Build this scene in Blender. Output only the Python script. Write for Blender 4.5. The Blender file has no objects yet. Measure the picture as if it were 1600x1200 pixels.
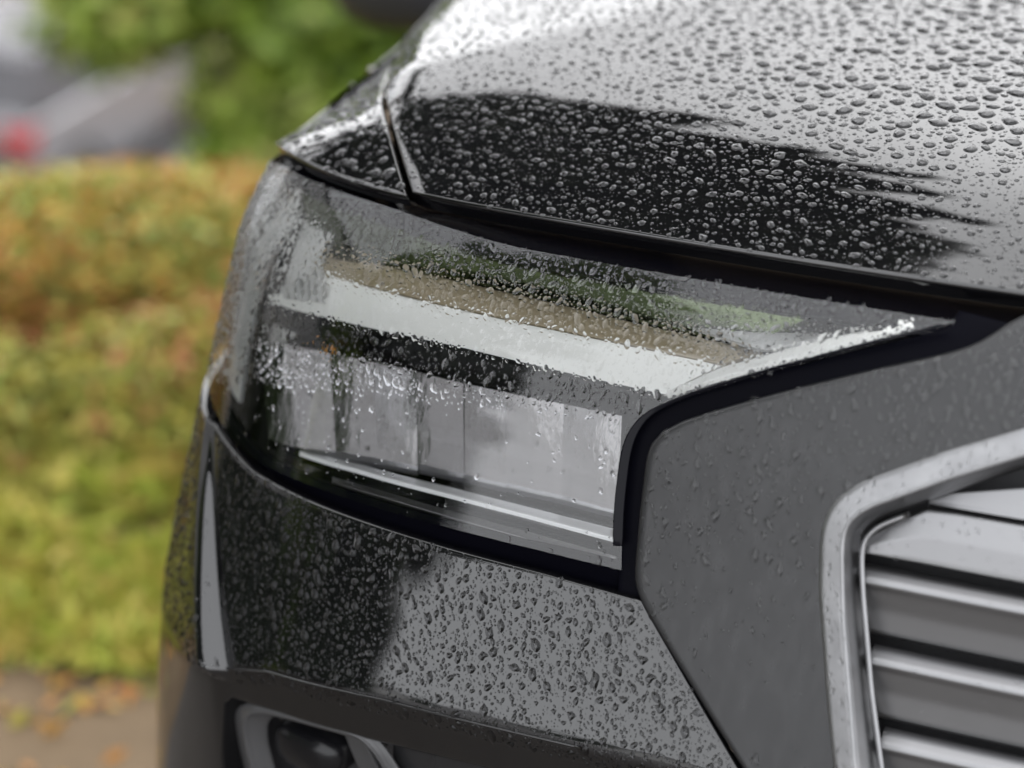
import bpy, math, random
import numpy as np
from mathutils import Vector, Matrix

rng = np.random.default_rng(7)
random.seed(7)
SC = bpy.context.scene
COL = SC.collection

# ------------------------------------------------------------------ camera
FOC = 70.0
K = 1600 * FOC / 36.0
PITCH = math.radians(25.0)
TH = math.radians(18.0)                      # yaw of the car against the view
CAM = np.array([0.0, -1.6, 1.45])
FW = np.array([0, math.cos(PITCH), -math.sin(PITCH)])
UP = np.array([0, math.sin(PITCH), math.cos(PITCH)])
RT = np.array([1.0, 0, 0])
cam = bpy.data.cameras.new('camera')
cam.lens = FOC
cam.sensor_width = 36
cam.clip_start = 0.05
cam.clip_end = 2000
cam.dof.use_dof = True
cam.dof.focus_distance = 1.335
cam.dof.aperture_fstop = 2.4
cam_o = bpy.data.objects.new('camera', cam)
COL.objects.link(cam_o)
cam_o.location = CAM
cam_o.rotation_euler = (math.pi / 2 - PITCH, 0, 0)
SC.camera = cam_o

# ------------------------------------------------------------------ sky, sun, exposure
SUN_EL, SUN_AZ = math.radians(48), math.radians(25)      # azimuth from +Y towards +X
w = bpy.data.worlds.new('World')
SC.world = w
w.use_nodes = True
nt = w.node_tree
for n in list(nt.nodes):
    nt.nodes.remove(n)
sky = nt.nodes.new('ShaderNodeTexSky')
sky.sky_type = 'NISHITA'
sky.sun_disc = False
sky.sun_elevation = SUN_EL
sky.sun_rotation = SUN_AZ
sky.air_density = 1.0
sky.dust_density = 3.0
hs = nt.nodes.new('ShaderNodeHueSaturation')
hs.inputs['Saturation'].default_value = 0.07
cl = nt.nodes.new('ShaderNodeMix')
cl.data_type = 'RGBA'
cl.inputs[0].default_value = 0.72                       # an even, closed cloud layer
cl.inputs[7].default_value = (11.5, 11.7, 12.1, 1)
bg = nt.nodes.new('ShaderNodeBackground')
bg.inputs['Strength'].default_value = 0.15
out = nt.nodes.new('ShaderNodeOutputWorld')
nt.links.new(sky.outputs[0], hs.inputs['Color'])
nt.links.new(hs.outputs[0], cl.inputs[6])
nt.links.new(cl.outputs[2], bg.inputs['Color'])
nt.links.new(bg.outputs[0], out.inputs['Surface'])
sl = bpy.data.lights.new('sun', 'SUN')
sl.energy = 0.9
sl.angle = math.radians(110)
sl.color = (1.0, 0.97, 0.93)
so = bpy.data.objects.new('sun', sl)
COL.objects.link(so)
sd = Vector((math.sin(SUN_AZ) * math.cos(SUN_EL), math.cos(SUN_AZ) * math.cos(SUN_EL), math.sin(SUN_EL)))
so.rotation_euler = sd.to_track_quat('Z', 'Y').to_euler()
so.location = (3, 6, 9)
SC.view_settings.view_transform = 'Standard'
SC.view_settings.look = 'None'
SC.view_settings.exposure = 0.95
SC.view_settings.gamma = 1.0
SC.view_settings.use_curve_mapping = False
SC.cycles.max_bounces = 14
SC.cycles.transmission_bounces = 10
SC.cycles.transparent_max_bounces = 12
SC.cycles.glossy_bounces = 6
SC.cycles.sample_clamp_indirect = 6.0
SC.cycles.use_denoising = True


# ------------------------------------------------------------------ materials
def mat(name, col, rough=0.5, metal=0.0, spec=0.5, ior=1.5, trans=0.0, coat=0.0, noise=None, bump=None, var=None):
    m = bpy.data.materials.new(name)
    m.use_nodes = True
    t = m.node_tree
    b = t.nodes['Principled BSDF']
    b.inputs['Base Color'].default_value = (*col, 1)
    b.inputs['Roughness'].default_value = rough
    b.inputs['Metallic'].default_value = metal
    b.inputs['IOR'].default_value = ior
    b.inputs['Specular IOR Level'].default_value = spec
    b.inputs['Transmission Weight'].default_value = trans
    b.inputs['Coat Weight'].default_value = coat
    b.inputs['Coat Roughness'].default_value = 0.03
    tc = t.nodes.new('ShaderNodeTexCoord')
    if noise:                                   # (scale, other colour, sharpness)
        n = t.nodes.new('ShaderNodeTexNoise')
        n.inputs['Scale'].default_value = noise[0]
        n.inputs['Detail'].default_value = 6
        t.links.new(tc.outputs['Object'], n.inputs['Vector'])
        r = t.nodes.new('ShaderNodeValToRGB')
        r.color_ramp.elements[0].position = 0.5 - noise[2]
        r.color_ramp.elements[1].position = 0.5 + noise[2]
        r.color_ramp.elements[0].color = (*col, 1)
        r.color_ramp.elements[1].color = (*noise[1], 1)
        t.links.new(n.outputs['Fac'], r.inputs['Fac'])
        t.links.new(r.outputs['Color'], b.inputs['Base Color'])
    if var:                                     # per-leaf colours from a face attribute
        a = t.nodes.new('ShaderNodeAttribute')
        a.attribute_name = 'tint'
        r = t.nodes.new('ShaderNodeValToRGB')
        cr = r.color_ramp
        while len(cr.elements) < len(var):
            cr.elements.new(0.5)
        for i, c in enumerate(var):
            cr.elements[i].position = i / (len(var) - 1)
            cr.elements[i].color = (*c, 1)
        t.links.new(a.outputs['Fac'], r.inputs['Fac'])
        t.links.new(r.outputs['Color'], b.inputs['Base Color'])
    if bump:                                    # (scale, strength, distance)
        n = t.nodes.new('ShaderNodeTexNoise')
        n.inputs['Scale'].default_value = bump[0]
        n.inputs['Detail'].default_value = 4
        t.links.new(tc.outputs['Object'], n.inputs['Vector'])
        bp = t.nodes.new('ShaderNodeBump')
        bp.inputs['Strength'].default_value = bump[1]
        bp.inputs['Distance'].default_value = bump[2]
        t.links.new(n.outputs['Fac'], bp.inputs['Height'])
        t.links.new(bp.outputs['Normal'], b.inputs['Normal'])
    return m


M = {}
M['paint'] = mat('dark_grey_paint', (0.004, 0.004, 0.0045), 0.012, ior=1.70, bump=(900, 0.02, 0.0002))
M['gloss_black'] = mat('gloss_black_plastic', (0.003, 0.003, 0.005), 0.08, ior=1.2)
M['rubber'] = mat('rubber_seal', (0.002, 0.002, 0.004), 0.4, ior=1.1)
M['trim'] = mat('satin_grey_trim', (0.0175, 0.0175, 0.0185), 0.34, ior=1.45, bump=(1500, 0.12, 0.0003))
M['silver'] = mat('satin_silver', (0.225, 0.225, 0.23), 0.36, metal=1.0, noise=(60, (0.275, 0.275, 0.28), 0.2))
M['slat'] = mat('satin_grey_slat', (0.25, 0.25, 0.255), 0.42, metal=1.0, noise=(30, (0.24, 0.24, 0.245), 0.25))
M['recess'] = mat('grille_recess_black', (0.03, 0.03, 0.033), 0.5)
M['drl'] = mat('white_light_guide', (0.82, 0.82, 0.79), 0.35, bump=(700, 0.05, 0.0003))
M['tan'] = mat('tan_reflector', (0.26, 0.215, 0.14), 0.35, noise=(25, (0.30, 0.25, 0.165), 0.3))
M['mirror'] = mat('smoked_reflector', (0.37, 0.365, 0.38), 0.05, metal=1.0, bump=(60, 0.085, 0.003))
M['chrome_white'] = mat('strip_painted_bright', (0.88, 0.88, 0.88), 0.2)  # white base colour stands in for the sky glint on polished trim
M['bezel'] = mat('headlight_bezel', (0.008, 0.008, 0.009), 0.22)
M['side_wall'] = mat('grey_lamp_wall', (0.55, 0.555, 0.55), 0.35, noise=(18, (0.72, 0.725, 0.72), 0.2))
M['amber'] = mat('amber_reflector', (0.55, 0.22, 0.02), 0.3)
M['white_lit'] = mat('pale_plastic', (0.50, 0.50, 0.49), 0.4)
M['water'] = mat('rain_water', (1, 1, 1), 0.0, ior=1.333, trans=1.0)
M['water_dark'] = mat('rain_water_on_paint', (0.55, 0.55, 0.56), 0.0, ior=1.333, trans=1.0)  # grey tint darkens the paint reflection seen through each drop
M['inner_metal'] = mat('lamp_inner_metal', (0.10, 0.125, 0.065), 0.12, metal=1.0, bump=(80, 0.1, 0.002))  # green put into the metal to strengthen the mirrored foliage
M['vent'] = mat('satin_vent_plastic', (0.055, 0.055, 0.057), 0.30, ior=1.5)
M['fog'] = mat('fog_lamp_black', (0.006, 0.006, 0.007), 0.22, ior=1.4)
M['tyre'] = mat('tyre_rubber', (0.02, 0.02, 0.02), 0.7)
M['rim'] = mat('alloy_rim', (0.4, 0.4, 0.4), 0.3, metal=1.0)
M['asphalt'] = mat('wet_drive', (0.135, 0.094, 0.056), 0.75, spec=0.25, noise=(9, (0.20, 0.142, 0.086), 0.2), bump=(120, 0.5, 0.004))
M['drive'] = mat('dark_wet_asphalt', (0.050, 0.042, 0.035), 0.4, noise=(60, (0.085, 0.072, 0.06), 0.25), bump=(150, 0.6, 0.004))
M['road'] = mat('street_asphalt', (0.10, 0.10, 0.105), 0.5, noise=(30, (0.14, 0.14, 0.145), 0.3))
M['soil'] = mat('verge_soil', (0.108, 0.095, 0.035), 0.9, noise=(12, (0.183, 0.157, 0.050), 0.2))
M['bark'] = mat('bark', (0.06, 0.045, 0.032), 0.9, noise=(20, (0.10, 0.08, 0.06), 0.2))
M['leaf'] = mat('green_leaves', (0.094, 0.151, 0.022), 0.45, var=[(0.065, 0.113, 0.014), (0.140, 0.227, 0.026), (0.224, 0.317, 0.040), (0.486, 0.500, 0.162)])
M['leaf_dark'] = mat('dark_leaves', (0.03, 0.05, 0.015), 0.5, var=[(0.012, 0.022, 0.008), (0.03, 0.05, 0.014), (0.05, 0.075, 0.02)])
M['leaf_orange'] = mat('autumn_leaves', (0.370, 0.208, 0.045), 0.55, var=[(0.370, 0.140, 0.051), (0.470, 0.221, 0.045), (0.495, 0.305, 0.059), (0.320, 0.334, 0.059), (0.209, 0.291, 0.059)])
M['leaf_olive'] = mat('olive_leaves', (0.281, 0.272, 0.062), 0.55, var=[(0.183, 0.204, 0.039), (0.324, 0.314, 0.051), (0.421, 0.340, 0.062), (0.211, 0.299, 0.044), (0.464, 0.178, 0.075)])
M['grass'] = mat('yellow_grass', (0.421, 0.382, 0.075), 0.6, var=[(0.281, 0.354, 0.039), (0.421, 0.409, 0.062), (0.506, 0.395, 0.101), (0.211, 0.299, 0.025)])
M['wall_white'] = mat('white_render', (0.78, 0.78, 0.77), 0.8, noise=(3, (0.72, 0.72, 0.71), 0.3))
M['wall_grey'] = mat('grey_render', (0.62, 0.615, 0.62), 0.8, noise=(.7, (0.40, 0.40, 0.40), 0.2))
M['roof'] = mat('slate_roof', (0.09, 0.085, 0.09), 0.7, noise=(5, (0.13, 0.12, 0.13), 0.3))
M['pane'] = mat('window_pane', (0.03, 0.035, 0.04), 0.05)
M['car_glass'] = mat('grey_car_glass', (0.10, 0.10, 0.11), 0.12)
M['car_grey'] = mat('silver_grey_paint', (0.25, 0.245, 0.26), 0.25, metal=0.1, coat=0.6)
M['red_lamp'] = mat('red_lamp_plastic', (0.62, 0.012, 0.03), 0.2, coat=0.4)
M['dark_plastic'] = mat('dark_plastic', (0.03, 0.03, 0.034), 0.5)


def lens_material():
    m = bpy.data.materials.new('clear_lens')
    m.use_nodes = True
    t = m.node_tree
    for n in list(t.nodes):
        t.nodes.remove(n)
    o = t.nodes.new('ShaderNodeOutputMaterial')
    mx = t.nodes.new('ShaderNodeMixShader')
    f = t.nodes.new('ShaderNodeFresnel')
    f.inputs['IOR'].default_value = 1.68
    tr = t.nodes.new('ShaderNodeBsdfTransparent')
    tr.inputs['Color'].default_value = (0.93, 0.94, 0.94, 1)
    g = t.nodes.new('ShaderNodeBsdfGlossy')
    g.inputs['Roughness'].default_value = 0.02
    t.links.new(f.outputs[0], mx.inputs[0])
    t.links.new(tr.outputs[0], mx.inputs[1])
    t.links.new(g.outputs[0], mx.inputs[2])
    t.links.new(mx.outputs[0], o.inputs['Surface'])
    return m


M['lens'] = lens_material()
# faint upright water trails on the satin trim
_t = M['trim'].node_tree
_b = _t.nodes['Principled BSDF']
_tc = [n for n in _t.nodes if n.type == 'TEX_COORD'][0]
_mp = _t.nodes.new('ShaderNodeMapping')
_mp.inputs['Scale'].default_value = (1, 1, .06)
_n = _t.nodes.new('ShaderNodeTexNoise')
_n.inputs['Scale'].default_value = 130
_n.inputs['Detail'].default_value = 3
_r = _t.nodes.new('ShaderNodeMapRange')
_r.inputs[1].default_value = .42; _r.inputs[2].default_value = .72
_r.inputs[3].default_value = .345; _r.inputs[4].default_value = .26
_t.links.new(_tc.outputs['Object'], _mp.inputs['Vector'])
_t.links.new(_mp.outputs['Vector'], _n.inputs['Vector'])
_t.links.new(_n.outputs['Fac'], _r.inputs[0])
_t.links.new(_r.outputs[0], _b.inputs['Roughness'])
_t = M['mirror'].node_tree
_mp = _t.nodes.new('ShaderNodeMapping')
_mp.inputs['Scale'].default_value = (1.6, 1.6, .25)
_n = [n for n in _t.nodes if n.type == 'TEX_NOISE'][0]
_tc = [n for n in _t.nodes if n.type == 'TEX_COORD'][0]
_t.links.new(_tc.outputs['Object'], _mp.inputs['Vector'])
_t.links.new(_mp.outputs['Vector'], _n.inputs['Vector'])


# ------------------------------------------------------------------ object helpers
def tag(o, label=None, cat=None, group=None, kind=None):
    if label: o['label'] = label
    if cat: o['category'] = cat
    if group: o['group'] = group
    if kind: o['kind'] = kind
    return o


def empty(name, loc=(0, 0, 0), parent=None):
    o = bpy.data.objects.new(name, None)
    COL.objects.link(o)
    o.empty_display_size = 0.1
    o.location = loc
    if parent:
        o.parent = parent
    return o


def mesh_obj(name, verts, faces, m, parent=None, smooth=True, angle=None):
    """verts are world coordinates; a parent must be an unrotated Empty or mesh with its own origin"""
    v = np.asarray(verts, float).reshape(-1, 3)
    if parent is not None:
        org = np.array(parent.get('_org', (0.0, 0.0, 0.0)))
        v = v - org
    me = bpy.data.meshes.new(name)
    me.from_pydata(v.tolist(), [], [list(map(int, f)) for f in faces])
    me.materials.append(m)
    if smooth:
        me.polygons.foreach_set('use_smooth', [True] * len(me.polygons))
        if angle:
            me.set_sharp_from_angle(angle=math.radians(angle))
    me.update()
    o = bpy.data.objects.new(name, me)
    COL.objects.link(o)
    if parent is not None:
        o.parent = parent
        o['_org'] = list(map(float, org))
    return o


def root_empty(name, loc):
    o = empty(name, loc)
    o['_org'] = [float(c) for c in loc]
    return o


def grid_faces(nu, nv, off=0, closed=False):
    f = []
    for i in range(nu - 1):
        for j in range(nv - 1):
            a = off + i * nv + j
            f.append((a, a + 1, a + nv + 1, a + nv))
        if closed:
            a = off + i * nv + nv - 1
            f.append((a, off + i * nv, off + (i + 1) * nv, a + nv))
    return f


def grid_normals(P):
    du = np.gradient(P, axis=0)
    dv = np.gradient(P, axis=1)
    n = np.cross(du, dv)
    n /= np.linalg.norm(n, axis=-1, keepdims=True) + 1e-12
    return n


def orient(P, toward=None):
    """flip a grid so that its normals face the camera side (outwards from the car)"""
    n = grid_normals(P)
    c = (toward if toward is not None else CAM) - P
    if (n * c).sum() < 0:
        P = P[::-1]
    return P


def panel(name, P, m, parent, skirt=0.012, rnd=0.002, toward=None, flip_check=True):
    """a sheet-metal panel: grid P plus a rolled edge returning inwards all round"""
    if flip_check:
        P = orient(P, toward)
    nu, nv = P.shape[:2]
    N = grid_normals(P)
    idx = [(0, j) for j in range(nv)] + [(i, nv - 1) for i in range(1, nu)] + \
          [(nu - 1, j) for j in range(nv - 2, -1, -1)] + [(i, 0) for i in range(nu - 2, 0, -1)]
    V = [P.reshape(-1, 3)]
    faces = grid_faces(nu, nv)
    # outward in-surface direction of the border
    outd = []
    for (i, j) in idx:
        i2 = min(max(i, 1), nu - 2); j2 = min(max(j, 1), nv - 2)
        d = P[i, j] - P[i2, j2]
        d = d - N[i, j] * (d @ N[i, j])
        outd.append(d / (np.linalg.norm(d) + 1e-9))
    outd = np.array(outd)
    bp = np.array([P[i, j] for i, j in idx]); bn = np.array([N[i, j] for i, j in idx])
    ring_prev = [i * nv + j for i, j in idx]
    base = nu * nv
    L = len(idx)
    steps = [(0.0, 0.0)]
    rings = [(rnd * 0.6, rnd * 0.25), (rnd, rnd), (rnd, rnd + skirt * 0.4), (rnd, skirt)]
    for (o_, dn) in rings:
        R = bp + outd * o_ - bn * dn
        V.append(R)
        cur = list(range(base, base + L)); base += L
        for k in range(L):
            k2 = (k + 1) % L
            faces.append((ring_prev[k2], ring_prev[k], cur[k], cur[k2]))
        ring_prev = cur
    V = np.concatenate(V)
    return mesh_obj(name, V, faces, m, parent, angle=50)


def resample(pl, n):
    pl = np.asarray(pl, float)
    d = np.concatenate([[0], np.cumsum(np.linalg.norm(np.diff(pl, axis=0), axis=1))])
    t = np.linspace(0, d[-1], n)
    return np.stack([np.interp(t, d, pl[:, k]) for k in range(pl.shape[1])], -1)


def smooth_poly(pl, n, it=3):
    """resample, then relax the corners a little; ends stay"""
    q = resample(pl, n)
    for _ in range(it):
        r = q.copy()
        r[1:-1] = 0.5 * q[1:-1] + 0.25 * (q[:-2] + q[2:])
        q = r
    return q


def tube(path, rad, n=8, closed_ends=True):
    path = np.asarray(path, float)
    rad = np.broadcast_to(np.asarray(rad, float), (len(path),))
    V = []
    t = np.gradient(path, axis=0)
    t /= np.linalg.norm(t, axis=1, keepdims=True) + 1e-12
    ref = np.array([0, 0, 1.0]) if abs(t[0][2]) < 0.9 else np.array([1.0, 0, 0])
    for p, d, r in zip(path, t, rad):
        a = np.cross(d, ref); a /= np.linalg.norm(a) + 1e-12
        b = np.cross(d, a)
        ang = np.linspace(0, 2 * np.pi, n, endpoint=False)
        V.append(p + r * (np.cos(ang)[:, None] * a + np.sin(ang)[:, None] * b))
    V = np.concatenate(V)
    F = grid_faces(len(path), n, closed=True)
    if closed_ends:
        F.append(tuple(range(n)))
        F.append(tuple(range((len(path) - 1) * n, len(path) * n))[::-1])
    return V, F


def join(parts):
    V, F, o = [], [], 0
    for v, f in parts:
        V.append(np.asarray(v)); F += [tuple(i + o for i in q) for q in f]; o += len(v)
    return np.concatenate(V), F


def box(c, sx, sy, sz, ax=None):
    """axis frame ax: rows are the local x, y, z directions"""
    ax = np.eye(3) if ax is None else np.asarray(ax)
    v = np.array([[x, y, z] for x in (-1, 1) for y in (-1, 1) for z in (-1, 1)], float) * 0.5 * np.array([sx, sy, sz])
    f = [(0, 1, 3, 2), (4, 6, 7, 5), (0, 4, 5, 1), (2, 3, 7, 6), (0, 2, 6, 4), (1, 5, 7, 3)]
    return v @ ax + np.asarray(c), f


# ------------------------------------------------------------------ the car's body shell
def ray(px, py): return FW + RT * (px - 800) / K - UP * (py - 600) / K
def at(px, py, d): return CAM + d * ray(px, py)


def proj(p):
    q = np.asarray(p) - CAM
    d = q @ FW
    return np.stack([800 + K * (q @ RT) / d, 600 - K * (q @ UP) / d, d], -1)


EX = np.array([math.cos(TH), -math.sin(TH), 0])   # across the car, towards the grille
ER = np.array([math.sin(TH), math.cos(TH), 0])    # towards the car's tail
EZ = np.array([0, 0, 1.0])
O = at(985, 905, 1.30)                            # lower inner corner of the headlight
S1, S1K, F0, F1 = 0.48, -0.2, 8.0, 85.0
hk = np.array([-.7, -.02, .06, .12, .17, .21, .40])
ak = np.array([22, 22, 20, 26, 45, 62, 70])
hsx = np.linspace(-.7, .4, 2201)
an = np.interp(hsx, hk, ak)
lnx = np.concatenate([[0], np.cumsum(np.tan(np.radians((an[1:] + an[:-1]) / 2)) * np.diff(hsx))])
lnx -= np.interp(0, hsx, lnx)


def lean(h): return np.interp(h, hsx, lnx)


TK = np.linspace(0, 1, 161)[1:]


def plan(s, h):
    s, h = np.broadcast_arrays(np.asarray(s, float), np.asarray(h, float))
    ss = s[..., None] * TK
    u = np.clip(ss / (S1 + S1K * h)[..., None], -1, 1.3)
    ph = np.where(u > 0, F0 + (F1 - F0) * np.abs(u) ** 3, F0 + F0 * u)
    ph = np.radians(np.minimum(ph, 88))
    ds = np.diff(np.concatenate([np.zeros_like(ss[..., :1]), ss], -1), axis=-1)
    return (np.cos(ph) * ds).sum(-1), (np.sin(ph) * ds).sum(-1)


def crease_h(s): return np.interp(s, [-.3, -.02, .17, .27, .317, .5], [-.098, -.108, -.116, -.126, -.139, -.150])


def shell(s, h, body=False):
    s, h = np.broadcast_arrays(np.asarray(s, float), np.asarray(h, float))
    l, b = plan(s, h)
    ln = lean(h)
    if body:                                      # below the crease the bumper tucks straight down
        hc = crease_h(s)
        wd = 0.0018 + .035 * sm((s - .345) / .07)
        x = (hc - h) / wd
        sp = wd * np.where(x > 30, x, np.log1p(np.exp(np.minimum(x, 30))))
        ln = ln + (math.tan(math.radians(22)) + math.tan(math.radians(5))) * sp
    return O - l[..., None] * EX + (b + ln)[..., None] * ER + h[..., None] * EZ


def shell_n(s, h):
    e = 2e-3
    s = np.asarray(s, float); h = np.asarray(h, float)
    du = shell(s + e, h) - shell(s - e, h)
    dv = shell(s, h + e) - shell(s, h - e)
    n = np.cross(dv, du)
    n /= np.linalg.norm(n, axis=-1, keepdims=True)
    return n


def off(s, h, d):
    """point d metres inside the shell"""
    p = shell(s, h)
    return p - shell_n(s, h) * np.asarray(d)[..., None]


if (shell_n(0.1, 0.05) @ (CAM - O)) < 0:
    _sn = shell_n
    def shell_n(s, h): return -_sn(s, h)


def trace(px, d=0.0):
    """pixels of the photograph -> (s, h) on the shell lying d metres inside"""
    res = []
    g = np.array([0.1, 0.05])
    for (x, y) in px:
        def f(q): return proj(off(q[0], q[1], np.array(d)))[:2] - np.array([x, y])
        best = None
        for g0 in (g, np.array([0.1, 0.05]), np.array([-0.1, 0.05]), np.array([0.3, 0.08])):
            q = g0.copy()
            for _ in range(40):
                r = f(q); e = 1e-4
                J = np.stack([(f(q + [e, 0]) - r) / e, (f(q + [0, e]) - r) / e], -1)
                st = np.linalg.lstsq(J, -r, rcond=None)[0]
                nn = np.linalg.norm(st)
                if nn > .05: st *= .05 / nn
                q = q + st
                if nn < 1e-6: break
            er = np.linalg.norm(f(q))
            if not (-1 < q[0] < .5 and abs(q[1]) < .6): er += 1000
            if best is None or er < best[0]: best = (er, q)
            if er < 0.3: break
        g = best[1]
        if best[0] > 2: print('trace miss', x, y, best)
        res.append(g)
    return np.array(res)


def ruled(A, B, n, m, da=0.0, db=0.0, it=2, mid=None):
    """grid between two (s,h) polylines at depths da and db"""
    A = smooth_poly(A, n, it); B = smooth_poly(B, n, it)
    w_ = np.linspace(0, 1, m)
    SH = A[:, None, :] * (1 - w_)[None, :, None] + B[:, None, :] * w_[None, :, None]
    D = np.broadcast_to(da * (1 - w_) + db * w_, SH.shape[:2])
    return off(SH[..., 0], SH[..., 1], D), SH


CAR_LOC = (O + 1.2 * ER + 0.45 * EX) * np.array([1, 1, 0])
car = root_empty('car', tuple(CAR_LOC))
tag(car, 'wet black car seen close at its headlight, covered in raindrops', 'car')

# ---- hood (bonnet) and fender: a dome over the plan outline of the shell
H0 = 0.192
so_ = np.concatenate([np.linspace(-1.0, .8, 300), np.linspace(.81, 2.4, 100)])
lo_, bo_ = plan(so_, np.full_like(so_, H0))
OUT = np.stack([lo_, bo_ + lean(H0)], -1)


def odist(l, b):
    q = np.stack([l, b], -1)
    sh = q.shape[:-1]
    q = q.reshape(-1, 2)
    d = np.full(len(q), 9.0)
    for a, c in zip(OUT[:-1], OUT[1:]):
        e = c - a
        t = np.clip(((q - a) @ e) / (e @ e), 0, 1)
        d = np.minimum(d, np.linalg.norm(q - a - t[:, None] * e, axis=1))
    return d.reshape(sh)


gt = np.linspace(0, 2.5, 1201)
gs = np.tan(np.radians(3 + 27 * np.exp(-(gt / .14) ** 1.3)))
gg = np.concatenate([[0], np.cumsum((gs[1:] + gs[:-1]) / 2 * np.diff(gt))])


def sm(x):
    x = np.clip(x, 0, 1)
    return x * x * (3 - 2 * x)


SHB = [.05, .12, .145, .19, .246, .297, .43, .6, .8, 1.0, 1.9]
SHL = [.15, .185, .200, .228, .258, .281, .322, .344, .356, .368, .40]
_sb = np.linspace(.05, 1.9, 240)
_sl = np.interp(_sb, SHB, SHL)
for _ in range(12):
    _sl[1:-1] = .5 * _sl[1:-1] + .25 * (_sl[:-2] + _sl[2:])
def lsh(b): return np.interp(b, _sb, _sl)


def top_z(l, b):
    return H0 + np.interp(odist(l, b), gt, gg) - .023 * sm((l - lsh(b) + .022) / .05) * sm((b - .20) / .12)


def carW(l, b, z): return O - l[..., None] * EX + b[..., None] * ER + z[..., None] * EZ


oo = np.argsort(OUT[:, 0])
def bfront(l): return np.interp(l, OUT[oo, 0], OUT[oo, 1])


# hood grid
U = np.linspace(0, 1, 90)
lip = 0.004
Dl = 1.15 * np.linspace(0, 1, 110) ** 1.6
lip = 0.004
l0 = .1985 * (1 - U) + (-.95) * U
bl = .1445 + lip + Dl
Lh = lsh(bl)[None, :] * (1 - U)[:, None] + (-.95) * U[:, None]
Bh = bfront(l0)[:, None] + lip + Dl[None, :]
HOOD = carW(Lh, Bh, top_z(Lh, Bh) + 0.0015 + .013 * sm((Bh - .25) / .4))
HOOD = orient(HOOD, CAM + np.array([0, 0, 3]))
panel('hood', HOOD, M['paint'], car, skirt=0.014, rnd=0.0025, flip_check=False)

# fender: Coons patch between shut line, outline and headlight edge
nU, nV = 40, 90
sF = np.linspace(.2115, .43, nU)
lF, bF = plan(sF, np.full_like(sF, H0)); bF = bF + lean(H0)
sS = .43 + (2.0 - .43) * np.linspace(0, 1, nV) ** 1.4
lS, bS = plan(sS, np.full_like(sS, H0)); bS = bS + lean(H0)
bI = np.linspace(0, 1, nV) ** 1.4 * (bS[-1] - .148) + .148
lI = lsh(bI) + .007
lI[0], bI[0] = lF[0], bF[0]
Fr = np.stack([lF, bF], -1); In = np.stack([lI, bI], -1); Si = np.stack([lS, bS], -1)
Re = In[-1][None] * (1 - np.linspace(0, 1, nU))[:, None] + Si[-1][None] * np.linspace(0, 1, nU)[:, None]
u = np.linspace(0, 1, nU)[:, None, None]; v = np.linspace(0, 1, nV)[None, :, None]
FE = (1 - v) * Fr[:, None] + v * Re[:, None] + (1 - u) * In[None] + u * Si[None] - \
     ((1 - u) * (1 - v) * Fr[0] + u * (1 - v) * Fr[-1] + (1 - u) * v * In[-1] + u * v * Si[-1])
FEN = carW(FE[..., 0], FE[..., 1], top_z(FE[..., 0], FE[..., 1]))
FEN = orient(FEN, CAM + np.array([-1, 0, 3]))
fender = panel('fender', FEN, M['paint'], car, skirt=0.010, rnd=0.002, flip_check=False)
# side of the fender with its wheel arch
sv = np.linspace(.505, 2.4, 120)
lb = np.stack(plan(sv, np.full_like(sv, 0.0)), -1)
WB = .80
hb = np.full_like(sv, -.40)
arch = .37 ** 2 - (lb[:, 1] - WB) ** 2
hb = np.where(arch > 0, np.maximum(hb, -.45 + np.sqrt(np.maximum(arch, 0))), hb)
w_ = np.linspace(0, 1, 16)
_l, _b = plan(sv, np.full_like(sv, H0))
ztop = top_z(_l, _b + lean(H0)) - .003
hh = ztop[:, None] * (1 - w_)[None] + hb[:, None] * w_[None]
hl = hh
l_, b_ = plan(np.repeat(sv[:, None], 16, 1), np.clip(hl, -.14, .19))
dy = np.interp(hl, [-.5, -.3, -.14, 0, .1, .19], [-.02, -.004, .006, .008, .005, 0])
SIDE = carW(l_ + dy * 0.6, b_ + lean(np.clip(hl, -.14, .19)), hl)
panel('fender_side', SIDE, M['paint'], fender, skirt=.02, toward=O + np.array([-4.0, 0, 1]))

# ---- headlight
LR = np.array([[.007, .004], [.011, .04], [.011, .079], [.006, .095], [-.006, .106], [-.03, .119], [-.074, .138], [-.125, .157], [-.186, .1775]])
LR_S = smooth_poly(LR, 60, 4)
def lens_right(h): return np.interp(h, LR_S[:, 1], LR_S[:, 0])


head = empty('headlight', (0, 0, 0), car)
head['_org'] = list(car['_org'])
HT = .178
hv = np.linspace(0, 1, 46)
uu = np.linspace(0, 1, 80)
LS = np.zeros((80, 46, 2))
for j, t in enumerate(hv):
    h_a = .004 + (HT - .004) * t
    s_ = lens_right(h_a) * (1 - uu) + .50 * uu
    hb_ = .004 + .020 * sm((s_ - .30) / .15)
    ht_ = HT + .007 * sm((s_ - .1) / .15) - .0205 * sm((plan(s_, np.full_like(s_, H0))[1] + lean(H0) - .20) / .12) * sm((s_ - .25) / .06)
    LS[:, j, 0] = s_
    LS[:, j, 1] = hb_ + (ht_ - hb_) * t
LENS = orient(off(LS[..., 0], LS[..., 1], .006 * sm((LS[..., 1] - .125) / .055) * sm((LS[..., 0] - .27) / .12)))
_l = mesh_obj('lens', LENS.reshape(-1, 3), grid_faces(80, 46), M['lens'], head)
_p = _l.data.polygons[40 * 45 + 20]
if (np.array(_p.normal) @ (CAM - LENS[40, 20])) < 0: _l.data.flip_normals()   # outwards, for the Fresnel term

# dark body carrier behind everything
cs, chh = np.meshgrid(np.linspace(-.45, .52, 60), np.linspace(-.03, .245, 30), indexing='ij')
panel('housing', orient(off(cs, chh, np.full_like(cs, .075))), M['bezel'], head, skirt=.004)


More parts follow.
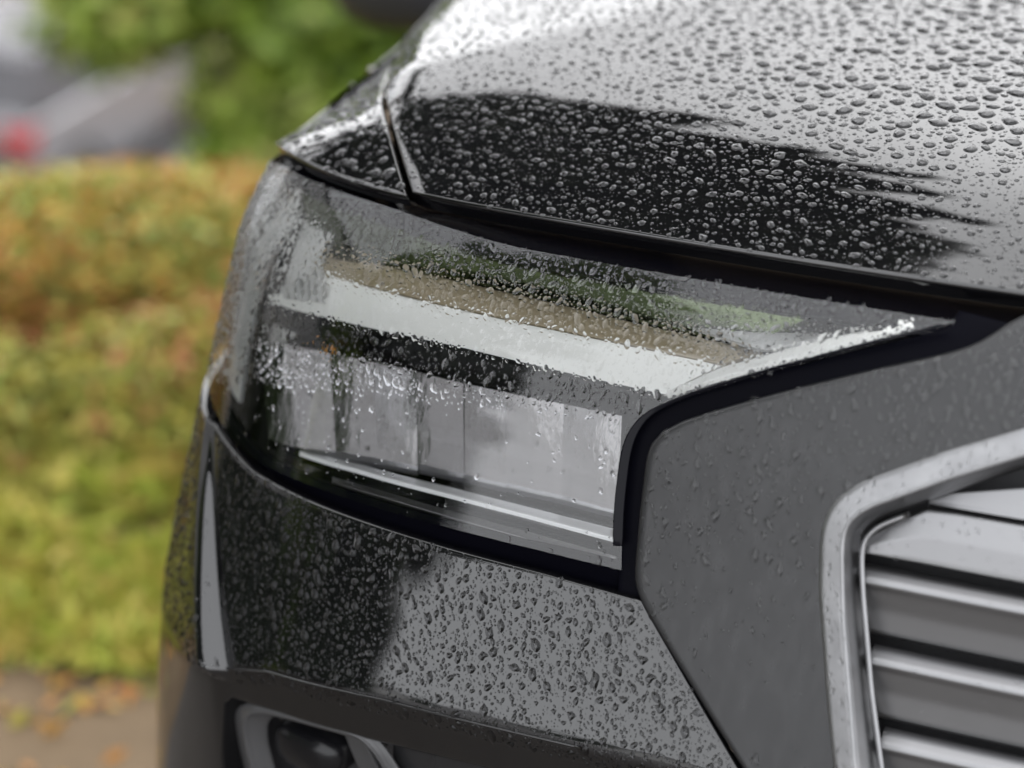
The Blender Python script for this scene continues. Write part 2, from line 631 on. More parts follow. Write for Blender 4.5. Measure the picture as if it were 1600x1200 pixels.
def inner(name, top, bot, d_top, d_bot, m, n=40, k=8, thick=.003, it=1):
    A = trace(top, d_top); B = trace(bot, d_bot)
    P, _ = ruled(A, B, n, k, d_top, d_bot, it)
    return panel(name, P, m, head, skirt=thick, rnd=.0006)


inner('daytime_light', [(508, 428), (600, 455), (720, 485), (850, 513), (1000, 545), (1125, 571)],
      [(420, 467), (520, 497), (620, 520), (720, 541), (880, 580), (1038, 615)], .034, .020, M['drl'], k=12)
inner('upper_reflector', [(498, 397), (600, 415), (700, 436), (850, 470), (1000, 507), (1190, 549)],
      [(510, 424), (600, 451), (720, 481), (850, 509), (1000, 540), (1128, 568)], .048, .0365, M['tan'], k=8)
inner('top_bezel', [(470, 300), (560, 325), (640, 345), (800, 385), (1000, 425), (1300, 470)],
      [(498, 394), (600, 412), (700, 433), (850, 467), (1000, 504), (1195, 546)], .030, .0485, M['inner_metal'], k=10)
inner('bezel', [(418, 470), (520, 500), (620, 523), (720, 544), (880, 583), (1036, 618)],
      [(405, 525), (520, 550), (620, 570), (720, 595), (850, 622), (975, 648)], .020, .046, M['bezel'], k=10)
_c = trace([(968, 745)], .055)[0]
PLATE_P = off(_c[0], _c[1], np.array(.055))
_f, _e = math.radians(7), math.radians(14.2)
PLATE_N = (-ER * math.cos(_f) - EX * math.sin(_f)) * math.cos(_e) + EZ * math.sin(_e)
def on_plate(px, d=0.0):
    return np.array([CAM + ray(x, y) * (((PLATE_P - PLATE_N * d - CAM) @ PLATE_N) / (ray(x, y) @ PLATE_N)) for x, y in px])
A = resample(on_plate([(405, 528), (520, 553), (620, 573), (720, 598), (850, 625), (972, 650)]), 121)
B = resample(on_plate([(420, 700), (480, 722), (560, 745), (700, 780), (830, 812), (962, 842)]), 121)
w_ = np.linspace(0, 1, 14)[None, :, None]
cuts = [0, 10, 25, 40, 54, 70, 84, 102, 120]        # added facets, tilted and cushioned to break up the mirrored view
for k in range(8):
    a_, b_ = A[cuts[k]:cuts[k + 1] + 1], B[cuts[k]:cuts[k + 1] + 1]
    G_ = a_[:, None] * (1 - w_) + b_[:, None] * w_
    n_ = len(a_)
    wd_ = np.linalg.norm(a_[-1] - a_[0])
    x_ = np.linspace(-.5, .5, n_)[:, None] * wd_
    z_ = np.linspace(.5, -.5, 14)[None, :] * np.linalg.norm(a_[0] - b_[0])
    yaw_, pit_ = math.radians([1.8, -.8, 1.4, -1.2, 1.6, .2, -1.4, .8][k]), math.radians([.2, .9, .5, .0, .8, .3, 1.0, .2][k])
    G_ = G_ + PLATE_N * (math.tan(yaw_) * x_ + math.tan(pit_) * z_ - x_ ** 2 / (2 * .7))[..., None]
    _g = orient(G_)
    mesh_obj('reflection_facet', _g.reshape(-1, 3), grid_faces(n_, 14), M['mirror'], head)
inner('light_guide_end', [(1130, 573), (1192, 556), (1245, 541), (1310, 525), (1420, 500)], [(1044, 613), (1130, 588), (1220, 562), (1330, 533), (1425, 506)], .021, .012, M['drl'], n=30, k=6)
inner('pale_reflector', [(1085, 512), (1180, 519), (1300, 522)], [(1185, 545), (1212, 545), (1240, 536)], .040, .034, M['white_lit'], n=20, k=6)
inner('chrome_strip', [(470, 700), (560, 724), (700, 760), (830, 793), (958, 826)],
      [(470, 706), (560, 733), (700, 771), (830, 805), (958, 840)], .041, .028, M['chrome_white'], k=5, it=2)
inner('lower_bezel', [(400, 700), (480, 722), (560, 742), (700, 778), (830, 812), (962, 846)],
      [(385, 712), (470, 748), (580, 785), (700, 818), (830, 852), (968, 888)], .044, .014, M['gloss_black'], k=8)
inner('chrome_strip', [(520, 745), (600, 768), (700, 797), (830, 832), (962, 869)],
      [(520, 752), (600, 776), (700, 806), (830, 843), (962, 882)], .016, .012, M['silver'], k=5)
# slanted louvres at the outer end of the light guide
for i in range(6):
    x = 440 + i * 11
    y0 = 452 - i * 7
    A = trace([(x, y0), (x + 3, y0 + (14 + i * 8))], .019); B = trace([(x + 5, y0 - 3), (x + 8, y0 + (14 + i * 8))], .019)
    P, _ = ruled(A, B, 6, 3, .019, .019)
    panel('louvre', P, M['white_lit'], head, skirt=.004, rnd=.0004)
P, _ = ruled(np.array([[.31, .168], [.34, .168], [.37, .166]]), np.array([[.335, .085], [.36, .07], [.39, .065]]), 16, 16, .040, .036)
_os, _oh = np.meshgrid(np.linspace(.375, .50, 14), np.linspace(.024, .165, 14), indexing='ij')
panel('outer_reflector', orient(off(_os, _oh, .016 + .018 * sm((_oh - .11) / .055))), M['side_wall'], head, skirt=.003, rnd=.0006)
panel('outer_reflector', P, M['white_lit'], head, skirt=.003, rnd=.0006)
inner('side_marker', [(508, 541), (522, 545)], [(506, 560), (520, 565)], .036, .036, M['amber'], n=6, k=4)
# raised rim round the lens on the grille side
rim = LR_S[3:-1]
P, _ = ruled(rim, rim + np.array([.0055, -.001]), 60, 5, -.0005, -.0012, 1)
panel('lens_rim', P, M['gloss_black'], head, skirt=.003, rnd=.0006)

# seal and recess round the lamp
cs, chh = np.meshgrid(np.linspace(-.36, .50, 90), np.linspace(-.03, .205, 30), indexing='ij')
mask_h = np.full_like(cs, .016)
# bottom band
def band(name, A, B, d0, d1, m, n=80, k=8):
    P, _ = ruled(A, B, n, k, d0, d1, 2)
    return panel(name, P, m, car, skirt=.004, rnd=.0008)
sb = np.linspace(.0, .50, 40)
lens_b = np.stack([sb, .004 + .020 * sm((sb - .30) / .15)], -1)
bump_t = np.stack([sb, np.interp(sb, [-.01, .06, .13, .25, .31, .37, .5], [-.012, -.010, -.010, -.007, -.005, .005, .012])], -1)
band('headlight_seal', lens_b + [0, .002], bump_t - [0, .004], .010, .016, M['rubber'])
TR = np.array([[-.012, -.02], [-.004, .0], [-.0035, .04], [-.0035, .078], [-.010, .092], [-.026, .103], [-.05, .1135], [-.09, .130], [-.14, .148], [-.19, .163], [-.212, .172], [-.222, .183]])
LRX = np.concatenate([[[.006, -.02]], LR, [[-.190, .186]]])
band('headlight_seal', LRX + [.004, 0], TR - [.006, .0], .009, .010, M['rubber'])
st = np.linspace(-.42, .36, 60)
band('hood_seal', np.stack([st, HT - .004 + .007 * sm((st - .1) / .15)], -1), np.stack([st, np.full_like(st, .2)], -1), .013, .03, M['gloss_black'])

# ---- bumper
BR = np.array([[-.008, -.013], [-.04, -.044], [-.092, -.095], [-.105, -.108]])
sa = np.concatenate([np.linspace(0, .46, 60)[:-1], np.linspace(.46, .66, 160)[:-1], np.linspace(.66, 1, 40)])
def bump_right(h): return np.interp(-h, -BR[:, 1], BR[:, 0])
tv = np.concatenate([np.linspace(0, .86, 34)[:-1], np.linspace(.86, 1, 17)])
BM = np.zeros((len(sa), 50, 2))
for j, t in enumerate(tv):
    hr = -.0135 + (-.108 + .0135) * t
    s_ = bump_right(hr) * (1 - sa) + .62 * sa
    ht_ = np.interp(s_, [-.01, .06, .13, .25, .31, .37, .5], [-.0125, -.0105, -.010, -.007, -.005, .005, .012])
    hb_ = crease_h(s_) - .012
    BM[:, j, 0] = s_
    BM[:, j, 1] = ht_ + (hb_ - ht_) * t
def fold(s, h):
    """the upright fold line near the outer corner: a small step outwards"""
    sc = np.interp(h, [-.14, -.107, -.008, .02], [.314, .33, .372, .38])
    facet = sm((s - sc + .003) / .007) * (1 - sm((s - sc - .011) / .009))
    return .003 * sm((s - sc) / .012) - .002 * sm((s - sc - .02) / .05) + .10 * facet * np.clip(.01 - h, 0, .16) * sm((h - crease_h(s) + .012) / .012)
Pb = shell(BM[..., 0], BM[..., 1], True)
Nb = shell_n(BM[..., 0], BM[..., 1])
Pb = Pb + Nb * fold(BM[..., 0], BM[..., 1])[..., None]
BUMP = orient(Pb)
bumper = panel('bumper', BUMP, M['paint'], car, skirt=.012, rnd=.002, flip_check=False)
# below the crease
lo_s = np.linspace(-.125, .62, 100)
kk = np.linspace(0, 1, 24)
hv_top = np.interp(lo_s, [-.125, .1, .318, .35, .62], [-.135, -.148, -.162, -.42, -.42])
HH = (crease_h(lo_s) - .0118)[:, None] * (1 - kk)[None] + hv_top[:, None] * kk[None]
SS = np.repeat(lo_s[:, None], 24, 1)
Pl = shell(SS, HH, True) + shell_n(SS, np.clip(HH, -.2, .1)) * fold(SS, HH)[..., None]
panel('lower_bumper', orient(Pl), M['paint'], bumper, skirt=.02, rnd=.004, flip_check=False)
cs_s = np.linspace(.02, .318, 60)
V_, F_ = tube(shell(cs_s, crease_h(cs_s), True) + shell_n(cs_s, crease_h(cs_s)) * .0002, .0011, 8)
mesh_obj('crease_highlight_bead', V_, F_, M['paint'], bumper)  # thin bead added to catch a bright sky line along the crease
# air vent with its frame and fog lamp
vent = empty('air_vent', (0, 0, 0), car)
vent['_org'] = list(car['_org'])
def vt(px, d):
    q = trace(px, 0.0)
    return shell(q[:, 0], q[:, 1], True) - shell_n(q[:, 0], q[:, 1]) * d
sg, hg = np.meshgrid(np.linspace(-.14, .40, 40), np.linspace(-.45, -.12, 20), indexing='ij')
panel('vent_back', orient(shell(sg, hg, True) + ER * .09), M['recess'], vent, skirt=.004)
def vsheet(name, A, B, da, db, m, n=60, k=6, skirt=.004, it=2):
    A = smooth_poly(vt(A, da), n, it); B = smooth_poly(vt(B, db), n, it)
    ww = np.linspace(0, 1, k)[None, :, None]
    return panel(name, orient(A[:, None] * (1 - ww) + B[:, None] * ww), m, vent, skirt=skirt, rnd=.001)
vo = [(331, 1330), (332, 1200), (337, 1142), (352, 1119), (388, 1116), (430, 1126), (542, 1157), (560, 1167), (578, 1202), (620, 1330)]
vm_ = [(352, 1330), (352, 1200), (358, 1155), (370, 1136), (394, 1131), (434, 1140), (534, 1167), (549, 1176), (566, 1206), (604, 1330)]
vi_ = [(368, 1330), (367, 1200), (373, 1164), (384, 1148), (402, 1143), (440, 1151), (528, 1175), (540, 1183), (555, 1212), (588, 1330)]
vsheet('vent_frame', vo, vm_, .006, .000, M['vent'])
vsheet('vent_frame', vm_, vi_, .0005, .014, M['vent'])
vsheet('vent_panel', [(378, 1146), (440, 1155), (500, 1171), (530, 1180)], [(372, 1180), (440, 1192), (500, 1204), (535, 1214)], .022, .040, M['trim'], 20)
vsheet('vent_divider', [(502, 1170), (515, 1173), (530, 1178)], [(514, 1250), (530, 1254), (548, 1260)], .014, .014, M['vent'], 10)
fog_c = vt([(434, 1203)], .028)[0]
ang = np.linspace(0, 2 * np.pi, 36, endpoint=False)
nfog = shell_n(.25, -.12); nfog[2] = 0; nfog /= np.linalg.norm(nfog)
tfog = np.cross(EZ, nfog)
prof = [(.0, .022), (.5, .0215), (.8, .019), (.93, .014), (1.0, .004), (1.0, -.03)]
fx = np.sign(np.cos(ang)) * np.abs(np.cos(ang)) ** .55
fz = np.sign(np.sin(ang)) * np.abs(np.sin(ang)) ** .75
V_ = np.concatenate([fog_c + nfog * dz + .032 * r * fx[:, None] * tfog + .018 * r * fz[:, None] * EZ for r, dz in prof])
F_ = grid_faces(len(prof), 36, closed=True)
mesh_obj('fog_lamp', V_, F_, M['fog'], vent, angle=40)
# grey insert panel right of the vent
q0 = vt([(582, 1163), (640, 1178), (760, 1205), (900, 1240), (1100, 1290)], .018)
q1 = q0 - EZ * .22
A = smooth_poly(q0, 30, 1); B = smooth_poly(q1, 30, 1)
panel('vent_insert', orient(A[:, None] * (1 - np.linspace(0, 1, 8))[None, :, None] + B[:, None] * np.linspace(0, 1, 8)[None, :, None]), M['trim'], vent, skirt=.01)

# ---- satin trim mask between headlight and grille
SUR = np.array([[-.175, -.20], [-.149, -.082], [-.14, -.049], [-.124, .018], [-.12, .050], [-.122, .064], [-.131, .078], [-.146, .0885], [-.236, .132], [-.40, .195]])
left = np.array([[-.20, -.20], [-.106, -.107], [-.09, -.0915], [-.043, -.044], [-.012, -.0125], [-.005, .0], [-.0035, .04], [-.0035, .076], [-.006, .084], [-.012, .092], [-.026, .1015], [-.05, .1125], [-.09, .129], [-.14, .147], [-.188, .162], [-.205, .168], [-.216, .176], [-.222, .187], [-.30, .189], [-.50, .190]])
right_b = np.array([[-.205, -.20], [-.165, -.082], [-.143, -.049], [-.127, .018], [-.123, .050], [-.125, .065], [-.134, .0795], [-.149, .090], [-.239, .1335], [-.45, .205]])
def match(A, ka, B, kb, n):
    """resample two polylines piece by piece so that chosen corners meet"""
    pa, pb = [], []
    for i in range(len(ka) - 1):
        x = resample(A[ka[i]:ka[i + 1] + 1], n); y = resample(B[kb[i]:kb[i + 1] + 1], n)
        pa.append(x if i == 0 else x[1:]); pb.append(y if i == 0 else y[1:])
    pa = np.concatenate(pa); pb = np.concatenate(pb)
    for _ in range(4):
        for q in (pa, pb):
            q[1:-1] = .5 * q[1:-1] + .25 * (q[:-2] + q[2:])
    return pa, pb
ta, tb = match(left, [0, 4, 7, 10, 17, 19], right_b, [0, 3, 4, 6, 8, 9], 26)
w_ = np.linspace(0, 1, 30)
TSH = ta[:, None] * (1 - w_)[None, :, None] + tb[:, None] * w_[None, :, None]
TRIM = shell(TSH[..., 0], TSH[..., 1]) + shell_n(TSH[..., 0], TSH[..., 1]) * .0015
TRIM = orient(TRIM)
panel('front_trim', TRIM, M['trim'], car, skirt=.014, rnd=.003, flip_check=False)

# ---- grille
grille = empty('grille', (0, 0, 0), car)
grille['_org'] = list(car['_org'])
s_out = trace([(1325, 1330), (1305, 1200), (1295, 1108), (1281, 925), (1283, 830), (1300, 786), (1346, 754), (1480, 706), (1600, 671), (1750, 622)], -.001)
s_mid = trace([(1358, 1330), (1337, 1200), (1330, 1108), (1319, 971), (1317, 850), (1324, 815), (1356, 793), (1480, 748), (1600, 711), (1750, 666)], -.001)
s_in = trace([(1398, 1330), (1375, 1200), (1360, 1080), (1345, 930), (1342, 850), (1348, 832), (1370, 812), (1490, 768), (1600, 732), (1750, 690)], .013)
GRID = {}
def gr(name, A, B, d0, d1, m, k=6):
    A = smooth_poly(A, 70, 2); B = smooth_poly(B, 70, 2)
    ww = np.linspace(0, 1, k)
    SH = A[:, None] * (1 - ww)[None, :, None] + B[:, None] * ww[None, :, None]
    D = d0 * (1 - ww) + d1 * ww
    G_ = orient(off(SH[..., 0], SH[..., 1], np.broadcast_to(D, SH.shape[:2])))
    GRID[name] = G_
    return panel(name, G_, m, grille, skirt=.008, rnd=.0012, flip_check=False)
gr('surround', s_out, s_mid, -.002, -.004, M['silver'])
gr('surround_inner', s_mid - [.0008, 0], s_in, -.0036, .0135, M['silver'])
sg, hg = np.meshgrid(np.linspace(-.9, -.10, 40), np.linspace(-.25, .19, 20), indexing='ij')
panel('grille_back', orient(off(sg, hg, np.full_like(sg, .06))), M['recess'], grille, skirt=.004)
# slats: each has a bright upper lip, a crease and a lower face
def hpx(x, y): return trace([(x, y)], .012)[0][1]
slats = [  # (left px, top y, crease y, bottom y)
    (1452, 757, 787, 788, 'plain'), (1349, 797, 806, 866, 'plain'), (1349, 882, 904, 994, 'lip'),
    (1361, 1009, 1031, 1126, 'lip'), (1378, 1139, 1163, 1260, 'lip'), (1395, 1275, 1300, 1385, 'lip')]
for (x, yt, yc, yb, kind) in slats:
    h_t, h_c, h_b = hpx(x, yt), hpx(x, yc), hpx(x, yb)
    s0 = trace([(x, yc)], .012)[0][0]
    if yt == 797:
        s_k, h_t = trace([(1452, 791)], .012)[0]
    ss = np.linspace(s0, -.9, 40)
    # upper edge of the slats beside the sloping surround follows it
    if kind == 'lip':
        prof = [(h_t, .021), (h_t - .002, .0145), (h_c + .001, .0085), (h_c - .0015, .0078), (h_c - .004, .0105), ((h_c + h_b) / 2, .0165), (h_b + .002, .021), (h_b, .027)]
    elif yt == 757:
        prof = [(h_t + .03, .016), (h_t, .014), (h_b + .002, .013), (h_b, .02)]
    else:
        prof = [(h_t, .019), (h_t - .002, .0145), ((h_t + h_b) / 2, .012), (h_b + .002, .012), (h_b, .019)]
    pp = np.array(prof)
    pp = resample(pp, 26)
    H_ = np.repeat(pp[None, :, 0], 40, 0); D_ = np.repeat(pp[None, :, 1], 40, 0)
    S_ = np.repeat(ss[:, None], 26, 1)
    if yt == 797:                                  # cut along the surround's slope
        si = np.interp(H_, [h_b, h_t], [s0, s0]); lim = np.interp(ss, [s_k, s0 - .012, s0], [h_t, h_t - .018, h_t - .029])
        H_ = H_ - (h_t - lim)[:, None] * ((H_ - h_b) / (h_t - h_b))
    if yt == 757:
        lim = np.interp(ss, [-.6, s0], [h_t + .09, h_t - .006])
        H_ = h_b + (H_ - h_b) / (H_.max() - h_b) * (lim - h_b)[:, None]
    GRID['slat%d' % yt] = orient(off(S_, H_, D_))
    panel('slat', GRID['slat%d' % yt], M['slat'], grille, skirt=.008, rnd=.001, flip_check=False)
# thin bright rail at the slats' outer ends
rail = trace([(1397, 1330), (1378, 1200), (1362, 1080), (1349, 930), (1346, 862), (1351, 842), (1372, 822), (1420, 804)], .008)
rr = smooth_poly(rail, 50, 2)
V_, F_ = tube(off(rr[:, 0], rr[:, 1], np.full(50, .0075)), .0020, 8)
mesh_obj('rail', V_, F_, M['silver'], grille)

# ---- side mirror, wheel
mir = empty('side_mirror', (0, 0, 0), car)
mir['_org'] = list(car['_org'])
mc = at(646, -46, 2.55)
ang = np.linspace(0, 2 * np.pi, 24, endpoint=False)
rings_ = []
for k, (a_, r_) in enumerate([(-.075, .02), (-.07, .55), (-.045, .86), (0, 1.0), (.035, .97), (.05, .9)]):
    rings_.append(mc + ER * a_ + .115 * r_ * np.sign(np.cos(ang))[:, None] * np.abs(np.cos(ang))[:, None] ** .7 * EX + .078 * r_ * np.sign(np.sin(ang))[:, None] * np.abs(np.sin(ang))[:, None] ** .7 * EZ)
V_ = np.concatenate(rings_)
F_ = grid_faces(len(rings_), 24, closed=True) + [tuple(range(5 * 24, 6 * 24))]
mesh_obj('mirror_cap', V_, F_, M['dark_plastic'], mir)
V_, F_ = tube(np.array([mc + EX * .08 - EZ * .05, mc + EX * .16 - EZ * .09 + ER * .03, mc + EX * .24 - EZ * .12 + ER * .05]), .022, 10)
mesh_obj('mirror_arm', V_, F_, M['dark_plastic'], mir)
wh = empty('wheel', (0, 0, 0), car)
wh['_org'] = list(car['_org'])
wc = carW(np.array(.385), np.array(WB), np.array(-.46))
def lathe(c, axis, prof, n=36):
    a = np.cross(axis, EZ); a /= np.linalg.norm(a); b = np.cross(axis, a)
    an_ = np.linspace(0, 2 * np.pi, n, endpoint=False)
    V = np.concatenate([c + axis * x + r * (np.cos(an_)[:, None] * a + np.sin(an_)[:, None] * b) for x, r in prof])
    return V, grid_faces(len(prof), n, closed=True)
V_, F_ = lathe(wc, -EX, [(-.11, .2), (-.11, .29), (-.08, .325), (.08, .325), (.11, .30), (.11, .23), (.09, .215)])
mesh_obj('tyre', V_, F_, M['tyre'], wh)
V_, F_ = lathe(wc, -EX, [(.09, .215), (.10, .20), (.06, .15), (.07, .05), (.075, .001)])
mesh_obj('rim', V_, F_, M['rim'], wh)

# ------------------------------------------------------------------ surroundings
def leaves(name, P, size, m, parent=None, up_bias=0.0, tint=None, aspect=1.7, org=None):
    """one mesh of many small pointed leaves at the points P"""
    n = len(P)
    a = rng.normal(size=(n, 3)); a[:, 2] *= 0.7
    a /= np.linalg.norm(a, axis=1, keepdims=True)
    nn = rng.normal(size=(n, 3)); nn[:, 2] += up_bias
    b = np.cross(nn, a); b /= np.linalg.norm(b, axis=1, keepdims=True) + 1e-9
    sz = (size * rng.uniform(.6, 1.3, n))[:, None]
    if org is not None: P = P - np.asarray(org)
    V = np.stack([P - a * sz * .5 * aspect, P + b * sz * .42, P + a * sz * .5 * aspect, P - b * sz * .42], 1).reshape(-1, 3)
    me = bpy.data.meshes.new(name)
    me.vertices.add(4 * n); me.vertices.foreach_set('co', V.ravel())
    me.loops.add(4 * n); me.loops.foreach_set('vertex_index', np.arange(4 * n))
    me.polygons.add(n); me.polygons.foreach_set('loop_start', np.arange(n) * 4)
    try: me.polygons.foreach_set('loop_total', np.full(n, 4))
    except Exception: pass
    at_ = me.attributes.new('tint', 'FLOAT', 'FACE')
    t = rng.uniform(0, 1, n) if tint is None else np.clip(tint, 0, 1)
    at_.data.foreach_set('value', t.astype(np.float32))
    me.materials.append(m)
    me.update(calc_edges=True)
    o = bpy.data.objects.new(name, me)
    COL.objects.link(o)
    if parent is not None: o.parent = parent
    return o


def clump_points(centres, radii, per):
    P, T = [], []
    for c, r in zip(centres, radii):
        q = rng.normal(size=(per, 3))
        q /= np.linalg.norm(q, axis=1, keepdims=True)
        q *= (rng.uniform(0, 1, (per, 1)) ** .45) * r
        P.append(q * np.array([1, 1, .8]) + c)
        T.append(np.clip(rng.normal(rng.uniform(.2, .75), .2, per), 0, 1))
    return np.concatenate(P), np.concatenate(T)


def ground_z(x, y):
    t = np.clip((y - 2.2) / 11.0, 0, 1)
    t = np.where(t < .03, t * t / .06, t - .015)
    return -4.75 * np.minimum(t, .97) * sm((-x + .15 + .30 * (y - 2.25)) / 1.2)


gx = np.concatenate([[-400, -120, -50, -25], np.linspace(-14, 14, 71), [25, 50, 120, 400]])
gy = np.concatenate([[-400, -120, -50, -25], np.linspace(-14, 26, 101), [45, 80, 160, 400]])
X, Y = np.meshgrid(gx, gy, indexing='ij')
G = np.stack([X, Y, ground_z(X, Y)], -1)
o = mesh_obj('ground', G.reshape(-1, 3), [f[::-1] if False else f for f in grid_faces(len(gx), len(gy))], M['asphalt'])
o.data.flip_normals() if o.data.polygons[0].normal.z < 0 else None
tag(o, kind='structure')

dx_, dy_ = np.meshgrid(np.concatenate([[-110, -60, -30], np.linspace(-9, 9, 10)]), np.concatenate([[-110, -60, -30], np.linspace(-16, .27, 12)]), indexing='ij')
o = mesh_obj('drive', np.stack([dx_, dy_, np.full_like(dx_, .004)], -1).reshape(-1, 3), grid_faces(13, 15), M['drive'])
if o.data.polygons[0].normal.z < 0: o.data.flip_normals()
tag(o, kind='structure')
# verge: soil sheet between the drive and the slope, on the car's right-hand side
def verge_edge(y): return -.28 + .30 * (y - .7)
vx = np.linspace(0, 1, 50); vy = np.linspace(.72, 7.5, 60)
VX = np.zeros((50, 60)); VY = np.repeat(vy[None], 50, 0)
for j, y in enumerate(vy):
    VX[:, j] = -9 + (min(verge_edge(y), .6) + 9) * vx
VY = VY + .06 * np.sin(VX * 3.1) * (VY < .8)
VZ = ground_z(VX, VY) + .03 * sm((VY - .72) / .15) + .006
o = mesh_obj('verge', np.stack([VX, VY, VZ], -1).reshape(-1, 3), grid_faces(50, 60), M['soil'])
if o.data.polygons[0].normal.z < 0: o.data.flip_normals()
tag(o, kind='structure')

def scatter(n, x0, y0, y1):
    y = rng.uniform(y0, y1, n * 3); x = rng.uniform(x0, 1.0, n * 3)
    k = x < np.minimum(verge_edge(y), .5)
    return x[k][:n], y[k][:n]

# low grass at the edge of the drive
x, y = scatter(26000, -2.6, .71, 1.2)
n = len(x)
y = y - .10 * np.abs(np.sin(x * 5.3 + 1)) * (y < .95)
zz = ground_z(x, y) + .02
P = np.stack([x, y, zz + rng.uniform(.0, .09, n) * sm((y - .70) / .25)], -1)
o = leaves('grass', P, .035, M['grass'], up_bias=0, aspect=2.6)
tag(o, 'short yellow green grass at the edge of the drive', kind='stuff')

n = 900
x = rng.uniform(-2.6, -.1, n); y = .72 - np.abs(rng.normal(0, .14, n)); k = y > .3
o = leaves('fallen_leaves', np.stack([x, y, rng.uniform(.004, .012, n)], -1)[k], .02, M['leaf_orange'])
tag(o, 'fallen orange leaves scattered along the edge of the drive', kind='stuff')
# ground-cover shrubs: olive and green low down, orange on top and behind
def thicket(name, n, x0, y0, y1, hgt, size, m, label, bumps, zlo=0.0, tb=None):
    x, y = scatter(n, x0, y0, y1)
    n = len(x)
    hmap = np.zeros(n)
    for (cx, cy, r, hh) in bumps:
        hmap = np.maximum(hmap, hh * np.sqrt(np.clip(1 - ((x - cx) ** 2 + (y - cy) ** 2) / r ** 2, 0, 1)))
    cap = 1.45 - (y + 1.6) * .357 - ground_z(x, y) + rng.normal(0, .012, n) + .02 * np.sin(x * 7)
    hmap = np.minimum(hmap, np.maximum(cap, .0))
    k = hmap > .03
    x, y, hmap = x[k], y[k], hmap[k]
    f = rng.uniform(0, 1, len(x)) ** .55
    z = ground_z(x, y) + .03 + hmap * (zlo + (1 - zlo) * f)
    t = None
    if tb is not None:
        t = np.clip((.22 * (1 - sm((y - 1.5) / .4)) if tb < 0 else 0) + tb * sm((y - 1.05) / .45) + .45 + .30 * np.sin(x * 3.1 + 1.3 * np.sin(y * 4)) * np.sin(y * 4.3 + x * 2) + rng.normal(0, .33, len(x)), 0, 1)
    o = leaves(name, np.stack([x, y, z], -1), size, m, tint=t)
    return tag(o, label, kind='stuff')

bumps = [(rng.uniform(-3.2, .1), rng.uniform(1.05, 1.55), rng.uniform(.16, .32), rng.uniform(.10, .28)) for _ in range(75)]
thicket('green_ground_cover', 80000, -3.0, .9, 1.8, .3, .017, M['leaf_olive'], 'olive and green leafy ground cover on the verge', bumps, tb=.7)
bumps = [(rng.uniform(-3.2, .4), rng.uniform(1.6, 2.15), rng.uniform(.30, .50), rng.uniform(.28, .36)) for _ in range(90)]
thicket('orange_ground_cover', 90000, -3.0, 1.35, 2.5, .5, .018, M['leaf_orange'], 'orange brown autumn shrubs covering the back of the verge', bumps, tb=-.12)


def limb_set(base, top, r0, n_br, spread, kink=.12):
    tr = np.linspace(0, 1, 9)[:, None]
    path = np.asarray(base) * (1 - tr) + np.asarray(top) * tr
    path[1:-1] += rng.normal(0, kink, (7, 3)) * np.array([1, 1, .2])
    parts = [tube(path, r0 * (1 - .75 * tr[:, 0]), 9)]
    tips = []
    for k in range(n_br):
        i = rng.integers(3, 9)
        p = path[i]
        d = rng.normal(size=3) * np.array([1, 1, .5]); d[2] = abs(d[2]) * .6 + .15
        d = d / np.linalg.norm(d) * spread * rng.uniform(.6, 1.1)
        q = np.stack([p + d * t + np.array([0, 0, .12 * math.sin(t * 3)]) * spread for t in np.linspace(0, 1, 6)])
        parts.append(tube(q, np.linspace(r0 * .4, r0 * .08, 6), 6))
        tips += [q[3], q[4], q[5]]
    return join(parts), tips


def tree(name, label, base, top, r0, n_br, spread, leafm, leaf, per, clr, extra=(), group=None, fill=None):
    root = root_empty(name, base)
    tag(root, label, 'tree', group)
    (V, F), tips = limb_set(base, top, r0, n_br, spread)
    mesh_obj('trunk', V, F, M['bark'], root)
    cs = list(tips)
    rs = [clr * rng.uniform(.6, 1.2) for _ in tips]
    for (c, r) in extra:
        cs.append(np.asarray(c)); rs.append(r)
    P, T = clump_points(cs, rs, per)
    k = P[:, 2] > ground_z(P[:, 0], P[:, 1]) + .02
    leaves('crown', P[k], leaf, leafm, root, tint=T[k], org=base)
    return root

# big green bush behind the verge
gb = np.array([-.85, 3.9, ground_z(np.array(-.85), np.array(3.9))])
ex = []
for _ in range(70):
    d = rng.normal(size=3); d /= np.linalg.norm(d)
    ex.append((np.array([-.58, 3.95, .25]) + d * np.array([.60, .5, 1.25]) * rng.uniform(.5, 1), rng.uniform(.14, .28)))
tree('green_bush', 'bright green leafy bush standing behind the orange shrubs', tuple(gb), tuple(gb + np.array([.2, .1, 1.6])), .05, 12, .5, M['leaf'], .05, 420, .2, ex)

# lower street with a parked car and a white house
sx, sy = np.meshgrid(np.linspace(-40, .5, 12), np.linspace(13.3, 17.2, 6), indexing='ij')
o = mesh_obj('road', np.stack([sx, sy, np.full_like(sx, -4.60)], -1).reshape(-1, 3), grid_faces(12, 6), M['road'])
if o.data.polygons[0].normal.z < 0: o.data.flip_normals()
tag(o, kind='structure')

def add(parts_name, boxes, m, parent, smooth=False):
    V, F = join(boxes)
    return mesh_obj(parts_name, V, F, m, parent, smooth=smooth)

